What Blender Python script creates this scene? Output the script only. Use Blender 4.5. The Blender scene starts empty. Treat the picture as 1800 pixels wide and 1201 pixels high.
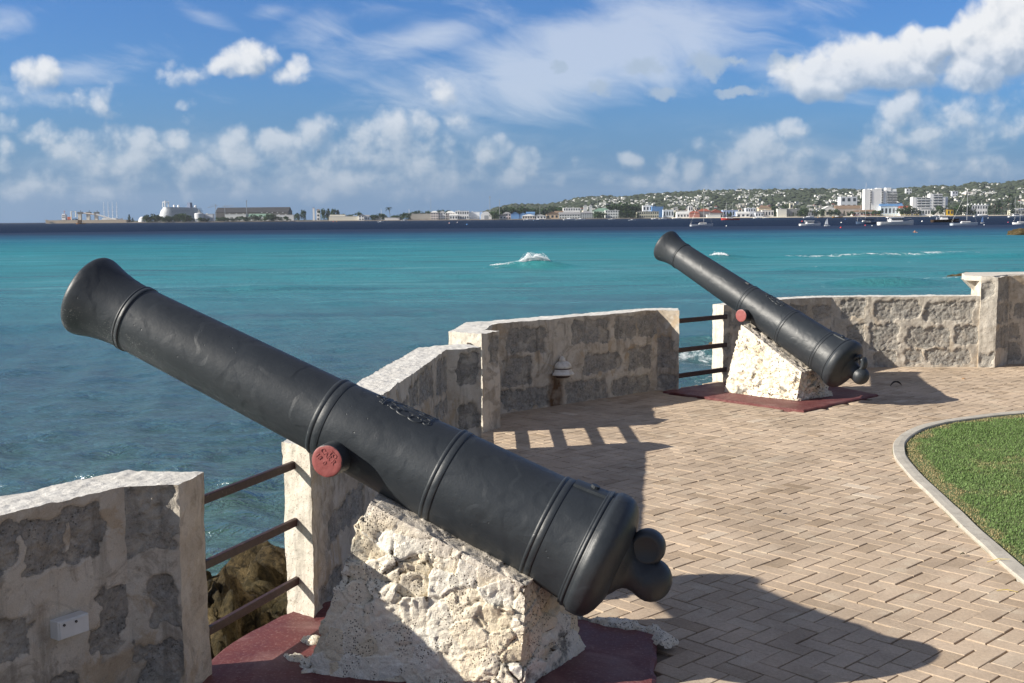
import bpy, bmesh, math, random
import numpy as np
from mathutils import Vector, Matrix
rng = np.random.default_rng(7)
random.seed(7)
R = math.radians
scene = bpy.context.scene
col = scene.collection

# ------------------------------------------------------------------ camera
CH = 1.86                       # eye height above the terrace
FPX = 2030.0                    # focal length in photo pixels (1800 wide)
TILT = math.atan((600.5 - 384.0) / FPX)
ROLL = R(.475)
_F = np.array([0, math.cos(TILT), -math.sin(TILT)])
_U0 = np.array([0, math.sin(TILT), math.cos(TILT)])
_R0 = np.array([1.0, 0, 0])
_RT = math.cos(ROLL) * _R0 - math.sin(ROLL) * _U0
_UP = math.cos(ROLL) * _U0 + math.sin(ROLL) * _R0
EYE = np.array([0, 0, CH])
cam = bpy.data.cameras.new('camera')
cam.sensor_fit = 'HORIZONTAL'
cam.sensor_width = 36.0
cam.lens = 36.0 * FPX / 1800.0
cam.clip_start = .1
cam.clip_end = 90000
camo = bpy.data.objects.new('camera', cam)
col.objects.link(camo)
_m = Matrix.Identity(4)
for i in range(3):
    _m[i][0], _m[i][1], _m[i][2], _m[i][3] = _RT[i], _UP[i], -_F[i], EYE[i]
camo.matrix_world = _m
scene.camera = camo

def ray(px, py):
    return _F + (px - 900) / FPX * _RT - (py - 600.5) / FPX * _UP
def at_y(px, py, y):            # point of the survey ray at distance y
    d = ray(px, py)
    return EYE + d * (y / d[1])
def at_z(px, py, z=0.0):
    d = ray(px, py)
    return EYE + d * ((z - CH) / d[2])

# ------------------------------------------------------------------ light
SUN_EL = R(28.5)
SUN_AZ = math.atan2(-1.80, -.40)        # from +Y towards +X
sdir = Vector((math.sin(SUN_AZ) * math.cos(SUN_EL), math.cos(SUN_AZ) * math.cos(SUN_EL), math.sin(SUN_EL)))
sun = bpy.data.lights.new('sun', 'SUN')
sun.energy = 5.0
sun.angle = R(.5)
sun.color = (1.0, .93, .82)
suno = bpy.data.objects.new('sun', sun)
suno.rotation_euler = sdir.to_track_quat('Z', 'Y').to_euler()
suno.location = (-30, -8, 20)
col.objects.link(suno)
scene.view_settings.view_transform = 'Standard'
scene.view_settings.look = 'None'
scene.view_settings.gamma = 1
scene.view_settings.exposure = .66

# ------------------------------------------------------------------ node helper
class NT:
    def __init__(s, tree):
        s.t = tree; s.n = tree.nodes; s.l = tree.links
    def new(s, typ, **kw):
        n = s.n.new(typ)
        for k, v in kw.items():
            setattr(n, k, v)
        return n
    def put(s, sock, v):
        if isinstance(v, bpy.types.NodeSocket):
            s.l.new(v, sock)
        elif v is not None:
            if hasattr(sock.default_value, '__len__') and not hasattr(v, '__len__'):
                sock.default_value = [v] * len(sock.default_value)
            elif hasattr(sock.default_value, '__len__') and len(sock.default_value) == 4 and len(v) == 3:
                sock.default_value = (*v, 1)
            else:
                sock.default_value = v
    def math(s, op, a, b=None, c=None, clamp=False):
        n = s.new('ShaderNodeMath', operation=op, use_clamp=clamp)
        s.put(n.inputs[0], a); s.put(n.inputs[1], b); s.put(n.inputs[2], c)
        return n.outputs[0]
    def vmath(s, op, a, b=None, c=None):
        n = s.new('ShaderNodeVectorMath', operation=op)
        s.put(n.inputs[0], a); s.put(n.inputs[1], b)
        if op == 'SCALE':
            s.put(n.inputs[3], c)
        elif c is not None:
            s.put(n.inputs[2], c)
        return n.outputs['Value'] if op in ('LENGTH', 'DOT_PRODUCT', 'DISTANCE') else n.outputs[0]
    def mix(s, f, a, b, typ='RGBA', blend='MIX'):
        n = s.new('ShaderNodeMix', data_type=typ)
        if typ == 'RGBA':
            n.blend_type = blend
            s.put(n.inputs[0], f); s.put(n.inputs[6], a); s.put(n.inputs[7], b)
            return n.outputs[2]
        s.put(n.inputs[0], f); s.put(n.inputs[2], a); s.put(n.inputs[3], b)
        return n.outputs[0]
    def mapr(s, v, a, b, c=0.0, d=1.0, smooth=False):
        n = s.new('ShaderNodeMapRange', interpolation_type='SMOOTHSTEP' if smooth else 'LINEAR')
        s.put(n.inputs[0], v); s.put(n.inputs[1], a); s.put(n.inputs[2], b); s.put(n.inputs[3], c); s.put(n.inputs[4], d)
        return n.outputs[0]
    def noise(s, vec, scale=5.0, detail=4.0, rough=.55, dist=0.0, dims='3D', out=0):
        n = s.new('ShaderNodeTexNoise', noise_dimensions=dims)
        s.put(n.inputs['Vector'], vec)
        n.inputs['Scale'].default_value = scale; n.inputs['Detail'].default_value = detail
        n.inputs['Roughness'].default_value = rough; n.inputs['Distortion'].default_value = dist
        return n.outputs[out]
    def voro(s, vec, scale=5.0, feature='F1', out=0, rand=1.0):
        n = s.new('ShaderNodeTexVoronoi', feature=feature)
        s.put(n.inputs['Vector'], vec)
        n.inputs['Scale'].default_value = scale
        n.inputs['Randomness'].default_value = rand
        return n.outputs[out]
    def ramp(s, v, stops, interp='LINEAR'):
        n = s.new('ShaderNodeValToRGB')
        cr = n.color_ramp; cr.interpolation = interp
        while len(cr.elements) < len(stops):
            cr.elements.new(.5)
        for e, (p, c) in zip(cr.elements, stops):
            e.position = p
            e.color = (*c, 1) if hasattr(c, '__len__') else (c, c, c, 1)
        s.put(n.inputs[0], v)
        return n.outputs[0]
    def attr(s, name, out='Fac'):
        n = s.new('ShaderNodeAttribute', attribute_name=name)
        return n.outputs[out]
    def bump(s, h, strength=.5, dist=.01, normal=None):
        n = s.new('ShaderNodeBump')
        n.inputs['Strength'].default_value = strength; n.inputs['Distance'].default_value = dist
        s.put(n.inputs['Height'], h)
        if normal is not None:
            s.put(n.inputs['Normal'], normal)
        return n.outputs[0]

def material(name):
    m = bpy.data.materials.new(name); m.use_nodes = True
    t = NT(m.node_tree)
    b = m.node_tree.nodes['Principled BSDF']
    return m, t, b
def objco(t):
    return t.new('ShaderNodeTexCoord').outputs['Object']
def geopos(t):
    return t.new('ShaderNodeNewGeometry').outputs['Position']
def geonrm(t):
    return t.new('ShaderNodeNewGeometry').outputs['True Normal']
_plain = {}
def plain(name, c, rough=.6, var=.12, scale=3.0, metal=0.0, spec=.35):
    if name in _plain:
        return _plain[name]
    m, t, b = material(name)
    n = t.noise(objco(t), scale, 4)
    f = t.mapr(n, .25, .75, 1 - var, 1 + var)
    t.put(b.inputs['Base Color'], t.vmath('SCALE', tuple(c), None, f))
    b.inputs['Roughness'].default_value = rough
    b.inputs['Metallic'].default_value = metal
    b.inputs['Specular IOR Level'].default_value = spec
    _plain[name] = m
    return m

# ------------------------------------------------------------------ sky
world = bpy.data.worlds.new('World')
scene.world = world
world.use_nodes = True

def build_sky():
    t = NT(world.node_tree)
    bg = world.node_tree.nodes['Background']
    out = world.node_tree.nodes['World Output']
    sky = t.new('ShaderNodeTexSky', sky_type='NISHITA', sun_disc=False)
    sky.sun_elevation = SUN_EL; sky.sun_rotation = SUN_AZ
    sky.altitude = 5; sky.air_density = 1.0; sky.dust_density = SKY_DUST; sky.ozone_density = 2.2
    gen = t.new('ShaderNodeTexCoord').outputs['Generated']
    sep = t.new('ShaderNodeSeparateXYZ'); t.put(sep.inputs[0], gen)
    y = t.math('MAXIMUM', sep.outputs[1], .04)
    u = t.math('DIVIDE', sep.outputs[0], y)
    v = t.math('DIVIDE', sep.outputs[2], y)
    K = 1.0 / SKY_STR
    skyc = t.vmath('MULTIPLY', sky.outputs[0], SKY_TINT)
    skyc = t.vmath('MINIMUM', skyc, (9, 9, 9))
    haze = t.mapr(v, .0, .13, HAZE_AMT, 0, True)
    skyc = t.mix(haze, skyc, tuple(k * K for k in HAZE_COL))
    # away from the bay: unseen cloud cover added to neutralise the shadow fill
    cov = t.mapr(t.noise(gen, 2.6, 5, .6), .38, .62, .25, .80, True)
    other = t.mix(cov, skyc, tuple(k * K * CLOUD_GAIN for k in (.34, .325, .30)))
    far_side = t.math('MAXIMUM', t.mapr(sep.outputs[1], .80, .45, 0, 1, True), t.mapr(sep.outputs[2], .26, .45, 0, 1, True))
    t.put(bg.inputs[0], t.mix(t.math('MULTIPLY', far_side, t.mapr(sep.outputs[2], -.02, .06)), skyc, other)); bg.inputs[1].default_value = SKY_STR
    # the cloudy part of the sky over the bay
    comb = t.new('ShaderNodeCombineXYZ'); t.put(comb.inputs[0], u); t.put(comb.inputs[1], v)
    uv = comb.outputs[0]
    au = t.math('ABSOLUTE', u)
    zone = t.math('MULTIPLY', t.math('LESS_THAN', au, .62), t.math('MULTIPLY', t.math('GREATER_THAN', v, .004), t.math('LESS_THAN', v, .30)))
    zone = t.math('MULTIPLY', zone, t.math('GREATER_THAN', sep.outputs[1], .3))
    edge = t.math('MULTIPLY', t.mapr(au, .60, .50, 0, 1, True), t.mapr(v, .29, .22, 0, 1, True))
    def uvof(px, py):
        d = ray(px, py)
        return d[0] / d[1], d[2] / d[1]
    def ellipses(tt, vec, items):
        best = None
        for cx, cy, rx, ry, wgt in items:
            cu, cv = uvof(cx, cy)
            su, sv = FPX / rx * 1.06, FPX / ry * 1.08
            d = tt.vmath('MULTIPLY_ADD', vec, (su, sv, 0), (-cu * su, -cv * sv, 0))
            l = tt.vmath('DOT_PRODUCT', d, d)
            f = tt.math('MULTIPLY_ADD', l, -wgt * .8, wgt)
            best = f if best is None else tt.math('MAXIMUM', best, f)
        return best
    w1 = t.noise(uv, 17, 3, .55, out=1)
    warp = t.vmath('SCALE', t.vmath('SUBTRACT', w1, (.5, .5, .5)), None, .030)
    wuv = t.vmath('ADD', uv, warp)
    M = t.math('MAXIMUM', ellipses(t, wuv, CUMULUS), -1.2)
    SO = (-.0065, .0085, 0)
    M1 = t.math('MAXIMUM', ellipses(t, t.vmath('ADD', wuv, SO), [c for c in CUMULUS if c[2] * c[3] > 500]), -1.2)
    def billow(vec, det):
        n = t.new('ShaderNodeTexVoronoi', voronoi_dimensions='2D', feature='SMOOTH_F1')
        n.normalize = True
        t.put(n.inputs['Vector'], vec); n.inputs['Scale'].default_value = 34; n.inputs['Detail'].default_value = det; n.inputs['Roughness'].default_value = .52; n.inputs['Smoothness'].default_value = .35
        return t.math('MULTIPLY_ADD', n.outputs[0], -1.15, .98)
    wb = t.vmath('ADD', uv, t.vmath('SCALE', t.vmath('SUBTRACT', t.noise(uv, 60, 3, .6, out=1), (.5, .5, .5)), None, .010))
    fa = t.math('MULTIPLY_ADD', t.noise(uv, 26, 9, .58, .2), .55, t.math('MULTIPLY', billow(wb, 3.0), .45))
    fa1 = t.math('MULTIPLY_ADD', t.noise(t.vmath('ADD', uv, SO), 26, 6, .58, .2), .55, t.math('MULTIPLY', billow(t.vmath('ADD', wb, SO), 2.0), .45))
    dens = t.math('MULTIPLY_ADD', t.math('SUBTRACT', fa, .5), 3.1, t.math('MULTIPLY', M, .80))
    dens1 = t.math('MULTIPLY_ADD', t.math('SUBTRACT', fa1, .5), 3.1, t.math('MULTIPLY', M1, .80))
    a = t.mapr(dens, .10, .92, 0, .94, True)
    sh = t.math('SUBTRACT', t.math('MULTIPLY_ADD', t.math('SUBTRACT', fa, fa1), 1.9, .5), t.math('MULTIPLY', t.math('SUBTRACT', M1, M), .55))
    lit = t.math('MULTIPLY', t.mapr(sh, .10, .80, 0, 1), 1.0)
    ccol = t.ramp(lit, [(0, (.40, .475, .575)), (.35, (.57, .63, .71)), (.75, (.86, .875, .89)), (1, (.97, .97, .965))])
    low = t.mapr(v, .012, .150, .22, .97)
    a = t.math('MULTIPLY', t.math('MULTIPLY', a, low), edge)
    # hazy bank of cloud near the horizon
    bank = t.noise(t.vmath('MULTIPLY', uv, (9, 26, 1)), 1.0, 7, .62, .3)
    bk = t.math('MULTIPLY', t.mapr(bank, .42, .75, 0, .42, True), t.math('MULTIPLY', t.mapr(v, .012, .04, 0, 1, True), t.mapr(v, .095, .045, 0, 1, True)))
    # cirrus veil
    cir = None
    for cx, cy, rx, ry, ang, wgt in CIRRUS:
        cu, cv = uvof(cx, cy)
        rot = t.new('ShaderNodeVectorRotate', rotation_type='Z_AXIS')
        t.put(rot.inputs[0], t.vmath('SUBTRACT', uv, (cu, cv, 0))); rot.inputs['Angle'].default_value = R(ang)
        d = t.vmath('MULTIPLY', rot.outputs[0], (FPX / rx, FPX / ry, 0))
        f = t.math('MULTIPLY', t.math('SUBTRACT', 1.1, t.vmath('LENGTH', d)), wgt)
        cir = f if cir is None else t.math('MAXIMUM', cir, f)
    fw = t.vmath('ADD', uv, t.vmath('SCALE', t.vmath('SUBTRACT', t.noise(uv, 6, 3, out=1), (.5, .5, .5)), None, .05))
    rot = t.new('ShaderNodeVectorRotate', rotation_type='Z_AXIS'); t.put(rot.inputs[0], fw); rot.inputs['Angle'].default_value = R(12)
    fine = t.noise(t.vmath('MULTIPLY', rot.outputs[0], (9, 30, 1)), 1.0, 7, .60, .5)
    soft = t.noise(uv, 7, 3, .5)
    cir = t.math('ADD', cir, t.math('MULTIPLY_ADD', fine, 1.9, -.95))
    cir = t.math('ADD', cir, t.math('MULTIPLY_ADD', soft, .8, -.4))
    cir = t.math('MULTIPLY', t.mapr(cir, .02, .95, 0, .62, True), edge)
    # dark scraps under the veil
    scr = ellipses(t, t.vmath('ADD', uv, t.vmath('SCALE', t.vmath('SUBTRACT', t.noise(uv, 45, 4, .6, out=1), (.5, .5, .5)), None, .035)), [(p[0], p[1], p[2], p[3], 1.0) for p in SCRAPS])
    scr = t.mapr(t.math('ADD', scr, t.math('MULTIPLY_ADD', fa, 2.0, -1.0)), .15, 1.1, 0, .85, True)
    veil = t.mix(t.math('MULTIPLY', cir, 1.0), skyc, tuple(k * K * CLOUD_GAIN for k in (.74, .80, .90)))
    veil = t.mix(scr, veil, tuple(k * K * CLOUD_GAIN for k in (.42, .53, .68)))
    veil = t.mix(bk, veil, tuple(k * K * CLOUD_GAIN for k in (.62, .70, .80)))
    fin = t.mix(a, veil, t.vmath('SCALE', ccol, None, K * CLOUD_GAIN))
    bg2 = t.new('ShaderNodeBackground'); t.put(bg2.inputs[0], fin); bg2.inputs[1].default_value = SKY_STR
    ms = t.new('ShaderNodeMixShader'); t.put(ms.inputs[0], zone)
    t.l.new(bg.outputs[0], ms.inputs[1]); t.l.new(bg2.outputs[0], ms.inputs[2]); t.l.new(ms.outputs[0], out.inputs[0])
    world.cycles.sampling_method = 'MANUAL'; world.cycles.sample_map_resolution = 512

SKY_STR = .10
SKY_DUST = 1.2
SKY_TINT = (.25, .485, .84)
HAZE_COL = (.080, .172, .325)
HAZE_AMT = .8
CLOUD_GAIN = .62
CUMULUS = [
    (1530, 112, 165, 50, 1.7), (1630, 80, 62, 44, 1.5), (1440, 135, 80, 36, 1.4), (1765, 70, 100, 88, 1.9), (1715, 120, 80, 50, 1.5), (1810, 15, 70, 60, 1.7),
    (1590, 190, 42, 42, .9), (1700, 195, 120, 46, .55), (1610, 228, 80, 30, .55), (1790, 190, 70, 44, .5),
    (1386, 232, 34, 26, 1.1), (1350, 275, 74, 54, .85), (1300, 292, 66, 40, .75), (1400, 292, 50, 48, .65),
    (1215, 290, 34, 34, .55), (1107, 283, 26, 20, .7), (1020, 280, 16, 16, .45), (1180, 290, 26, 22, .35),
    (440, 102, 50, 36, 1.15), (420, 116, 56, 22, .95), (523, 106, 22, 20, .55), (490, 130, 46, 16, .45), (340, 128, 42, 24, .5), (285, 103, 18, 18, .3),
    (62, 142, 42, 36, .85), (40, 185, 80, 18, .42), (105, 190, 36, 18, .45), (170, 178, 36, 22, .35),
    (766, 160, 30, 32, .6), (806, 214, 36, 20, .6), (327, 185, 16, 14, .5), (335, 208, 22, 12, .42), (80, 245, 38, 17, .6), (12, 222, 40, 18, .5), (6, 275, 24, 28, .55),
    (205, 270, 120, 46, .75), (240, 242, 44, 32, .9), (150, 280, 66, 38, .7), (303, 244, 30, 18, .6),
    (430, 268, 72, 48, .7), (480, 252, 60, 42, .8), (545, 243, 38, 34, .8), (610, 268, 90, 50, .7), (690, 238, 56, 44, .75), (737, 228, 26, 28, .7), (705, 287, 110, 46, .7),
    (800, 274, 50, 34, .6), (852, 272, 36, 30, .6), (882, 262, 20, 18, .5), (925, 290, 32, 24, .6), (945, 277, 16, 15, .6), (620, 312, 260, 40, .62), (340, 302, 130, 40, .55), (880, 308, 90, 26, .5),
    (1540, 287, 70, 46, .5), (1470, 302, 44, 30, .5), (1640, 290, 60, 30, .4), (1730, 302, 80, 30, .4), (1350, 322, 160, 26, .42), (120, 332, 180, 24, .4), (1180, 322, 120, 22, .35),
]
CIRRUS = [
    (1060, 95, 460, 105, -14, 1.15), (760, 60, 260, 50, -14, .6), (1150, 60, 60, 120, 32, .6), (1330, 110, 260, 60, 14, .5), (1420, 50, 260, 26, 16, .45),
    (140, 120, 190, 40, -8, .55), (60, 20, 160, 30, -20, .3), (360, 30, 80, 22, 20, .5), (480, 20, 60, 20, -6, .5), (620, 30, 160, 40, -10, .4), (60, 170, 190, 40, 0, .4), (1480, 170, 130, 20, 8, .4),
]
SCRAPS = [(982, 117, 22, 12), (1135, 118, 40, 18), (1055, 153, 24, 16), (1165, 163, 36, 16), (1300, 157, 50, 14), (1240, 115, 50, 20), (1380, 110, 40, 18), (1290, 110, 40, 12)]
build_sky()

# ------------------------------------------------------------------ noise for meshes
def _h(ix, iy, iz, seed=0):
    x = (ix.astype(np.int64) * 374761393 + iy.astype(np.int64) * 668265263 + iz.astype(np.int64) * 2147483647 + seed * 144665) & 0xffffffff
    x = ((x ^ (x >> 13)) * 1274126177) & 0xffffffff
    x = ((x ^ (x >> 16)) * 2246822519) & 0xffffffff
    x = x ^ (x >> 15)
    return (x & 0xffffff) / float(0xffffff)
def vnoise(p, seed=0):                   # value noise, -1..1
    i = np.floor(p).astype(np.int64); f = p - i
    w = f * f * f * (f * (f * 6 - 15) + 10)
    r = 0
    for dx in (0, 1):
        for dy in (0, 1):
            for dz in (0, 1):
                k = (w[:, 0] if dx else 1 - w[:, 0]) * (w[:, 1] if dy else 1 - w[:, 1]) * (w[:, 2] if dz else 1 - w[:, 2])
                r = r + k * _h(i[:, 0] + dx, i[:, 1] + dy, i[:, 2] + dz, seed)
    return r * 2 - 1
def fbm(p, oct=4, seed=0, gain=.5):
    s = 0; a = 1; n = 0
    for o in range(oct):
        s = s + a * vnoise(p * 2 ** o, seed + o); n += a; a *= gain
    return s / n
def worley_tilt(p, seed=0):
    """F2-F1 and a tilted flat facet per cell, for broken stone"""
    i = np.floor(p).astype(np.int64)
    f1 = np.full(len(p), 9.0); f2 = np.full(len(p), 9.0); cid = np.zeros(len(p)); til = np.zeros(len(p))
    for dx in (-1, 0, 1):
        for dy in (-1, 0, 1):
            for dz in (-1, 0, 1):
                c = i + np.array([dx, dy, dz]); H = [_h(c[:, 0], c[:, 1], c[:, 2], seed + k) for k in range(1, 8)]
                q = c + np.stack(H[:3], 1); d = np.linalg.norm(q - p, axis=1)
                tl = ((p - q) * (np.stack(H[4:7], 1) - .5) * 2).sum(1)
                near = d < f1
                f2 = np.where(near, f1, np.minimum(f2, d)); cid = np.where(near, H[3], cid); til = np.where(near, tl, til); f1 = np.where(near, d, f1)
    return f2 - f1, cid, til
def worley(p, seed=0):                   # F1, F2, id of the nearest cell 0..1
    i = np.floor(p).astype(np.int64)
    f1 = np.full(len(p), 9.0); f2 = np.full(len(p), 9.0); cid = np.zeros(len(p))
    for dx in (-1, 0, 1):
        for dy in (-1, 0, 1):
            for dz in (-1, 0, 1):
                c = i + np.array([dx, dy, dz])
                q = np.stack([c[:, 0] + _h(c[:, 0], c[:, 1], c[:, 2], seed + 1), c[:, 1] + _h(c[:, 0], c[:, 1], c[:, 2], seed + 2), c[:, 2] + _h(c[:, 0], c[:, 1], c[:, 2], seed + 3)], 1)
                d = np.linalg.norm(q - p, axis=1)
                idn = _h(c[:, 0], c[:, 1], c[:, 2], seed + 4)
                near = d < f1
                f2 = np.where(near, f1, np.minimum(f2, d)); cid = np.where(near, idn, cid); f1 = np.where(near, d, f1)
    return f1, f2, cid

# ------------------------------------------------------------------ objects
def link(name, me, mats=(), parent=None, smooth=False):
    o = bpy.data.objects.new(name, me)
    col.objects.link(o)
    for m in (mats if isinstance(mats, (list, tuple)) else [mats]):
        me.materials.append(m)
    if parent is not None:
        o.parent = parent
    if smooth:
        me.polygons.foreach_set('use_smooth', [True] * len(me.polygons))
    return o
def tag(o, label=None, cat=None, group=None, kind=None):
    if label: o['label'] = label
    if cat: o['category'] = cat
    if group: o['group'] = group
    if kind: o['kind'] = kind
    return o
def empty(name, loc=(0, 0, 0), rz=0.0):
    o = bpy.data.objects.new(name, None)
    o.empty_display_size = .1
    o.location = loc; o.rotation_euler = (0, 0, rz)
    col.objects.link(o)
    return o
def copy_tree(o, parent=None):
    c = o.copy(); col.objects.link(c)
    if parent is not None: c.parent = parent
    for ch in list(o.children):
        copy_tree(ch, c)
    return c

class MB:
    """collects vertices, faces, per-face materials and per-vertex floats for ONE mesh"""
    def __init__(s):
        s.v = []; s.f = []; s.mi = []; s.n = 0; s.a = {}
    def add(s, v, f, mi=0, attrs=None):
        v = np.asarray(v, float)
        for k in (attrs or {}):
            if k not in s.a:
                s.a[k] = [np.zeros(s.n)] if s.n else []
        s.v.append(v)
        s.f += [tuple(int(i) + s.n for i in q) for q in f]
        s.mi += [mi] * len(f) if not hasattr(mi, '__len__') else list(mi)
        for k in s.a:
            s.a[k].append(np.asarray(attrs[k], float) if attrs and k in attrs else np.zeros(len(v)))
        s.n += len(v)
    def box(s, c, size, rz=0.0, mi=0, taper=1.0):
        x, y, z = size[0] / 2, size[1] / 2, size[2] / 2
        v = []
        for k, zz in ((1, -z), (taper, z)):
            for a, b in ((-x, -y), (x, -y), (x, y), (-x, y)):
                v.append((a * k, b * k, zz))
        v = np.array(v)
        cs, sn = math.cos(rz), math.sin(rz)
        v = np.stack([v[:, 0] * cs - v[:, 1] * sn, v[:, 0] * sn + v[:, 1] * cs, v[:, 2]], 1) + np.array(c)
        s.add(v, [(0, 3, 2, 1), (4, 5, 6, 7), (0, 1, 5, 4), (1, 2, 6, 5), (2, 3, 7, 6), (3, 0, 4, 7)], mi)
    def tube(s, pts, rad, seg=8, mi=0, cap=True):
        pts = [np.array(p, float) for p in pts]
        rads = rad if hasattr(rad, '__len__') else [rad] * len(pts)
        v = []; f = []
        up = None
        for i, p in enumerate(pts):
            d = (pts[min(i + 1, len(pts) - 1)] - pts[max(i - 1, 0)]); d = d / (np.linalg.norm(d) + 1e-9)
            if up is None:
                up = np.array([0, 0, 1.0]) if abs(d[2]) < .9 else np.array([1.0, 0, 0])
            a = np.cross(d, up); a /= np.linalg.norm(a); b = np.cross(a, d); up = b
            for k in range(seg):
                t = 2 * math.pi * k / seg
                v.append(p + rads[i] * (math.cos(t) * a + math.sin(t) * b))
        for i in range(len(pts) - 1):
            for k in range(seg):
                k2 = (k + 1) % seg
                f.append((i * seg + k, (i + 1) * seg + k, (i + 1) * seg + k2, i * seg + k2))
        if cap:
            f.append(tuple(range(seg))); f.append(tuple((len(pts) - 1) * seg + k for k in range(seg - 1, -1, -1)))
        s.add(v, f, mi)
    def lathe(s, prof, seg=32, axis='Z', mi=0, origin=(0, 0, 0)):
        """prof: (s, r) along the axis; r=0 closes"""
        v = []; f = []
        for (a, r) in prof:
            for k in range(seg):
                t = 2 * math.pi * k / seg
                c, d = r * math.cos(t), r * math.sin(t)
                p = {'X': (a, c, d), 'Y': (d, a, c), 'Z': (c, d, a)}[axis]
                v.append((p[0] + origin[0], p[1] + origin[1], p[2] + origin[2]))
        for i in range(len(prof) - 1):
            for k in range(seg):
                k2 = (k + 1) % seg
                f.append((i * seg + k, i * seg + k2, (i + 1) * seg + k2, (i + 1) * seg + k))
        s.add(v, f, mi)
    def build(s, name, mats, parent=None, smooth=False):
        me = bpy.data.meshes.new(name)
        v = np.concatenate(s.v) if s.v else np.zeros((0, 3))
        me.from_pydata(v.tolist(), [], s.f)
        if any(s.mi):
            me.polygons.foreach_set('material_index', s.mi)
        for k, arr in s.a.items():
            at = me.attributes.new(k, 'FLOAT', 'POINT')
            at.data.foreach_set('value', np.concatenate(arr).astype(np.float32))
        me.update()
        return link(name, me, mats, parent, smooth)

def grid_patch(c00, c10, c11, c01, step):
    """bilinear quad patch; u along c00->c10, v along c00->c01"""
    c00, c10, c11, c01 = [np.array(c, float) for c in (c00, c10, c11, c01)]
    nu = max(1, int(math.ceil(max(np.linalg.norm(c10 - c00), np.linalg.norm(c11 - c01)) / step)))
    nv = max(1, int(math.ceil(max(np.linalg.norm(c01 - c00), np.linalg.norm(c11 - c10)) / step)))
    u, v = np.meshgrid(np.linspace(0, 1, nu + 1), np.linspace(0, 1, nv + 1))
    u = u.ravel()[:, None]; v = v.ravel()[:, None]
    p = (1 - u) * (1 - v) * c00 + u * (1 - v) * c10 + u * v * c11 + (1 - u) * v * c01
    j, i = np.meshgrid(np.arange(nv), np.arange(nu), indexing='ij')
    k = (j * (nu + 1) + i).ravel()
    f = np.stack([k, k + 1, k + nu + 2, k + nu + 1], 1)
    n = np.cross(c10 - c00, c01 - c00); n = n / (np.linalg.norm(n) + 1e-12)
    return p, f, n, u[:, 0], v[:, 0]
# ================================================================== terrace
def smooth_poly(pts, n=10):
    pts = [np.array(p, float) for p in pts]
    out = []
    for i in range(len(pts) - 1):
        p0 = pts[max(i - 1, 0)]; p1 = pts[i]; p2 = pts[i + 1]; p3 = pts[min(i + 2, len(pts) - 1)]
        for k in range(n):
            t = k / n
            out.append(.5 * ((2 * p1) + (-p0 + p2) * t + (2 * p0 - 5 * p1 + 4 * p2 - p3) * t * t + (-p0 + 3 * p1 - 3 * p2 + p3) * t ** 3))
    out.append(pts[-1])
    return np.array(out)
def inside(poly, x, y):
    poly = np.asarray(poly); r = np.zeros(len(x), bool)
    j = len(poly) - 1
    for i in range(len(poly)):
        xi, yi = poly[i][:2]; xj, yj = poly[j][:2]
        c = ((yi > y) != (yj > y)) & (x < (xj - xi) * (y - yi) / (yj - yi + 1e-12) + xi)
        r ^= c; j = i
    return r

KERB = smooth_poly([(2.30, 3.2), (2.46, 4.6), (2.566, 5.646), (2.65, 6.589), (2.748, 7.407), (2.849, 8.256), (2.99, 8.95), (3.241, 9.552), (3.634, 10.08), (4.178, 10.46), (4.84, 10.76), (6.2, 11.1), (8.5, 11.4), (12, 11.4)], 8)
TERR = [(-3.1, 2.2), (-1.5, 4.40), (-1.26, 4.42), (-1.02, 5.25), (-.85, 6.9), (-.62, 8.85), (-.35, 9.0), (-.42, 10.1), (-.36, 10.9), (1.52, 12.42), (1.80, 12.40), (2.35, 13.0), (3.3, 14.0), (3.9, 14.25), (5.8, 14.2), (6.2, 14.5), (14, 15), (60, 18), (60, -60), (-50, -60), (-3.1, -6)]

def mat_pavers():
    m, t, b = material('paver_clay')
    p = geopos(t)
    tint = t.attr('tint')
    base = t.ramp(tint, [(0, (.34, .258, .18)), (.35, (.43, .335, .245)), (.6, (.485, .383, .285)), (.8, (.465, .362, .262)), (1, (.55, .46, .36))])
    n1 = t.noise(p, 2.2, 5, .6); n2 = t.noise(p, 60, 4, .7); n3 = t.noise(p, 380, 2, .6)
    f = t.math('MULTIPLY', t.mapr(n1, .3, .7, .84, 1.12), t.mapr(n2, .3, .7, .84, 1.14))
    f = t.math('MULTIPLY', f, t.mapr(n3, .3, .7, .86, 1.14))
    c = t.vmath('SCALE', base, None, f)
    st1 = t.mapr(t.noise(p, .9, 5, .65, .6), .42, .62, .90, 1.12)
    c = t.vmath('SCALE', c, None, st1)
    # worn aggregate patches
    w = t.mapr(t.math('ADD', t.noise(p, 5, 4), t.math('MULTIPLY', t.math('SUBTRACT', n3, .5), .7)), .60, .70)
    c = t.mix(t.math('MULTIPLY', w, .55), c, (.60, .52, .40))
    dk = t.mapr(t.noise(p, 140, 2), .68, .74)
    c = t.mix(t.math('MULTIPLY', dk, .35), c, (.12, .10, .08))
    t.put(b.inputs['Base Color'], c)
    b.inputs['Roughness'].default_value = .85; b.inputs['Specular IOR Level'].default_value = .2
    h = t.math('ADD', t.math('MULTIPLY', n3, .5), n2)
    t.put(b.inputs['Normal'], t.bump(h, .5, .003))
    return m

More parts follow.
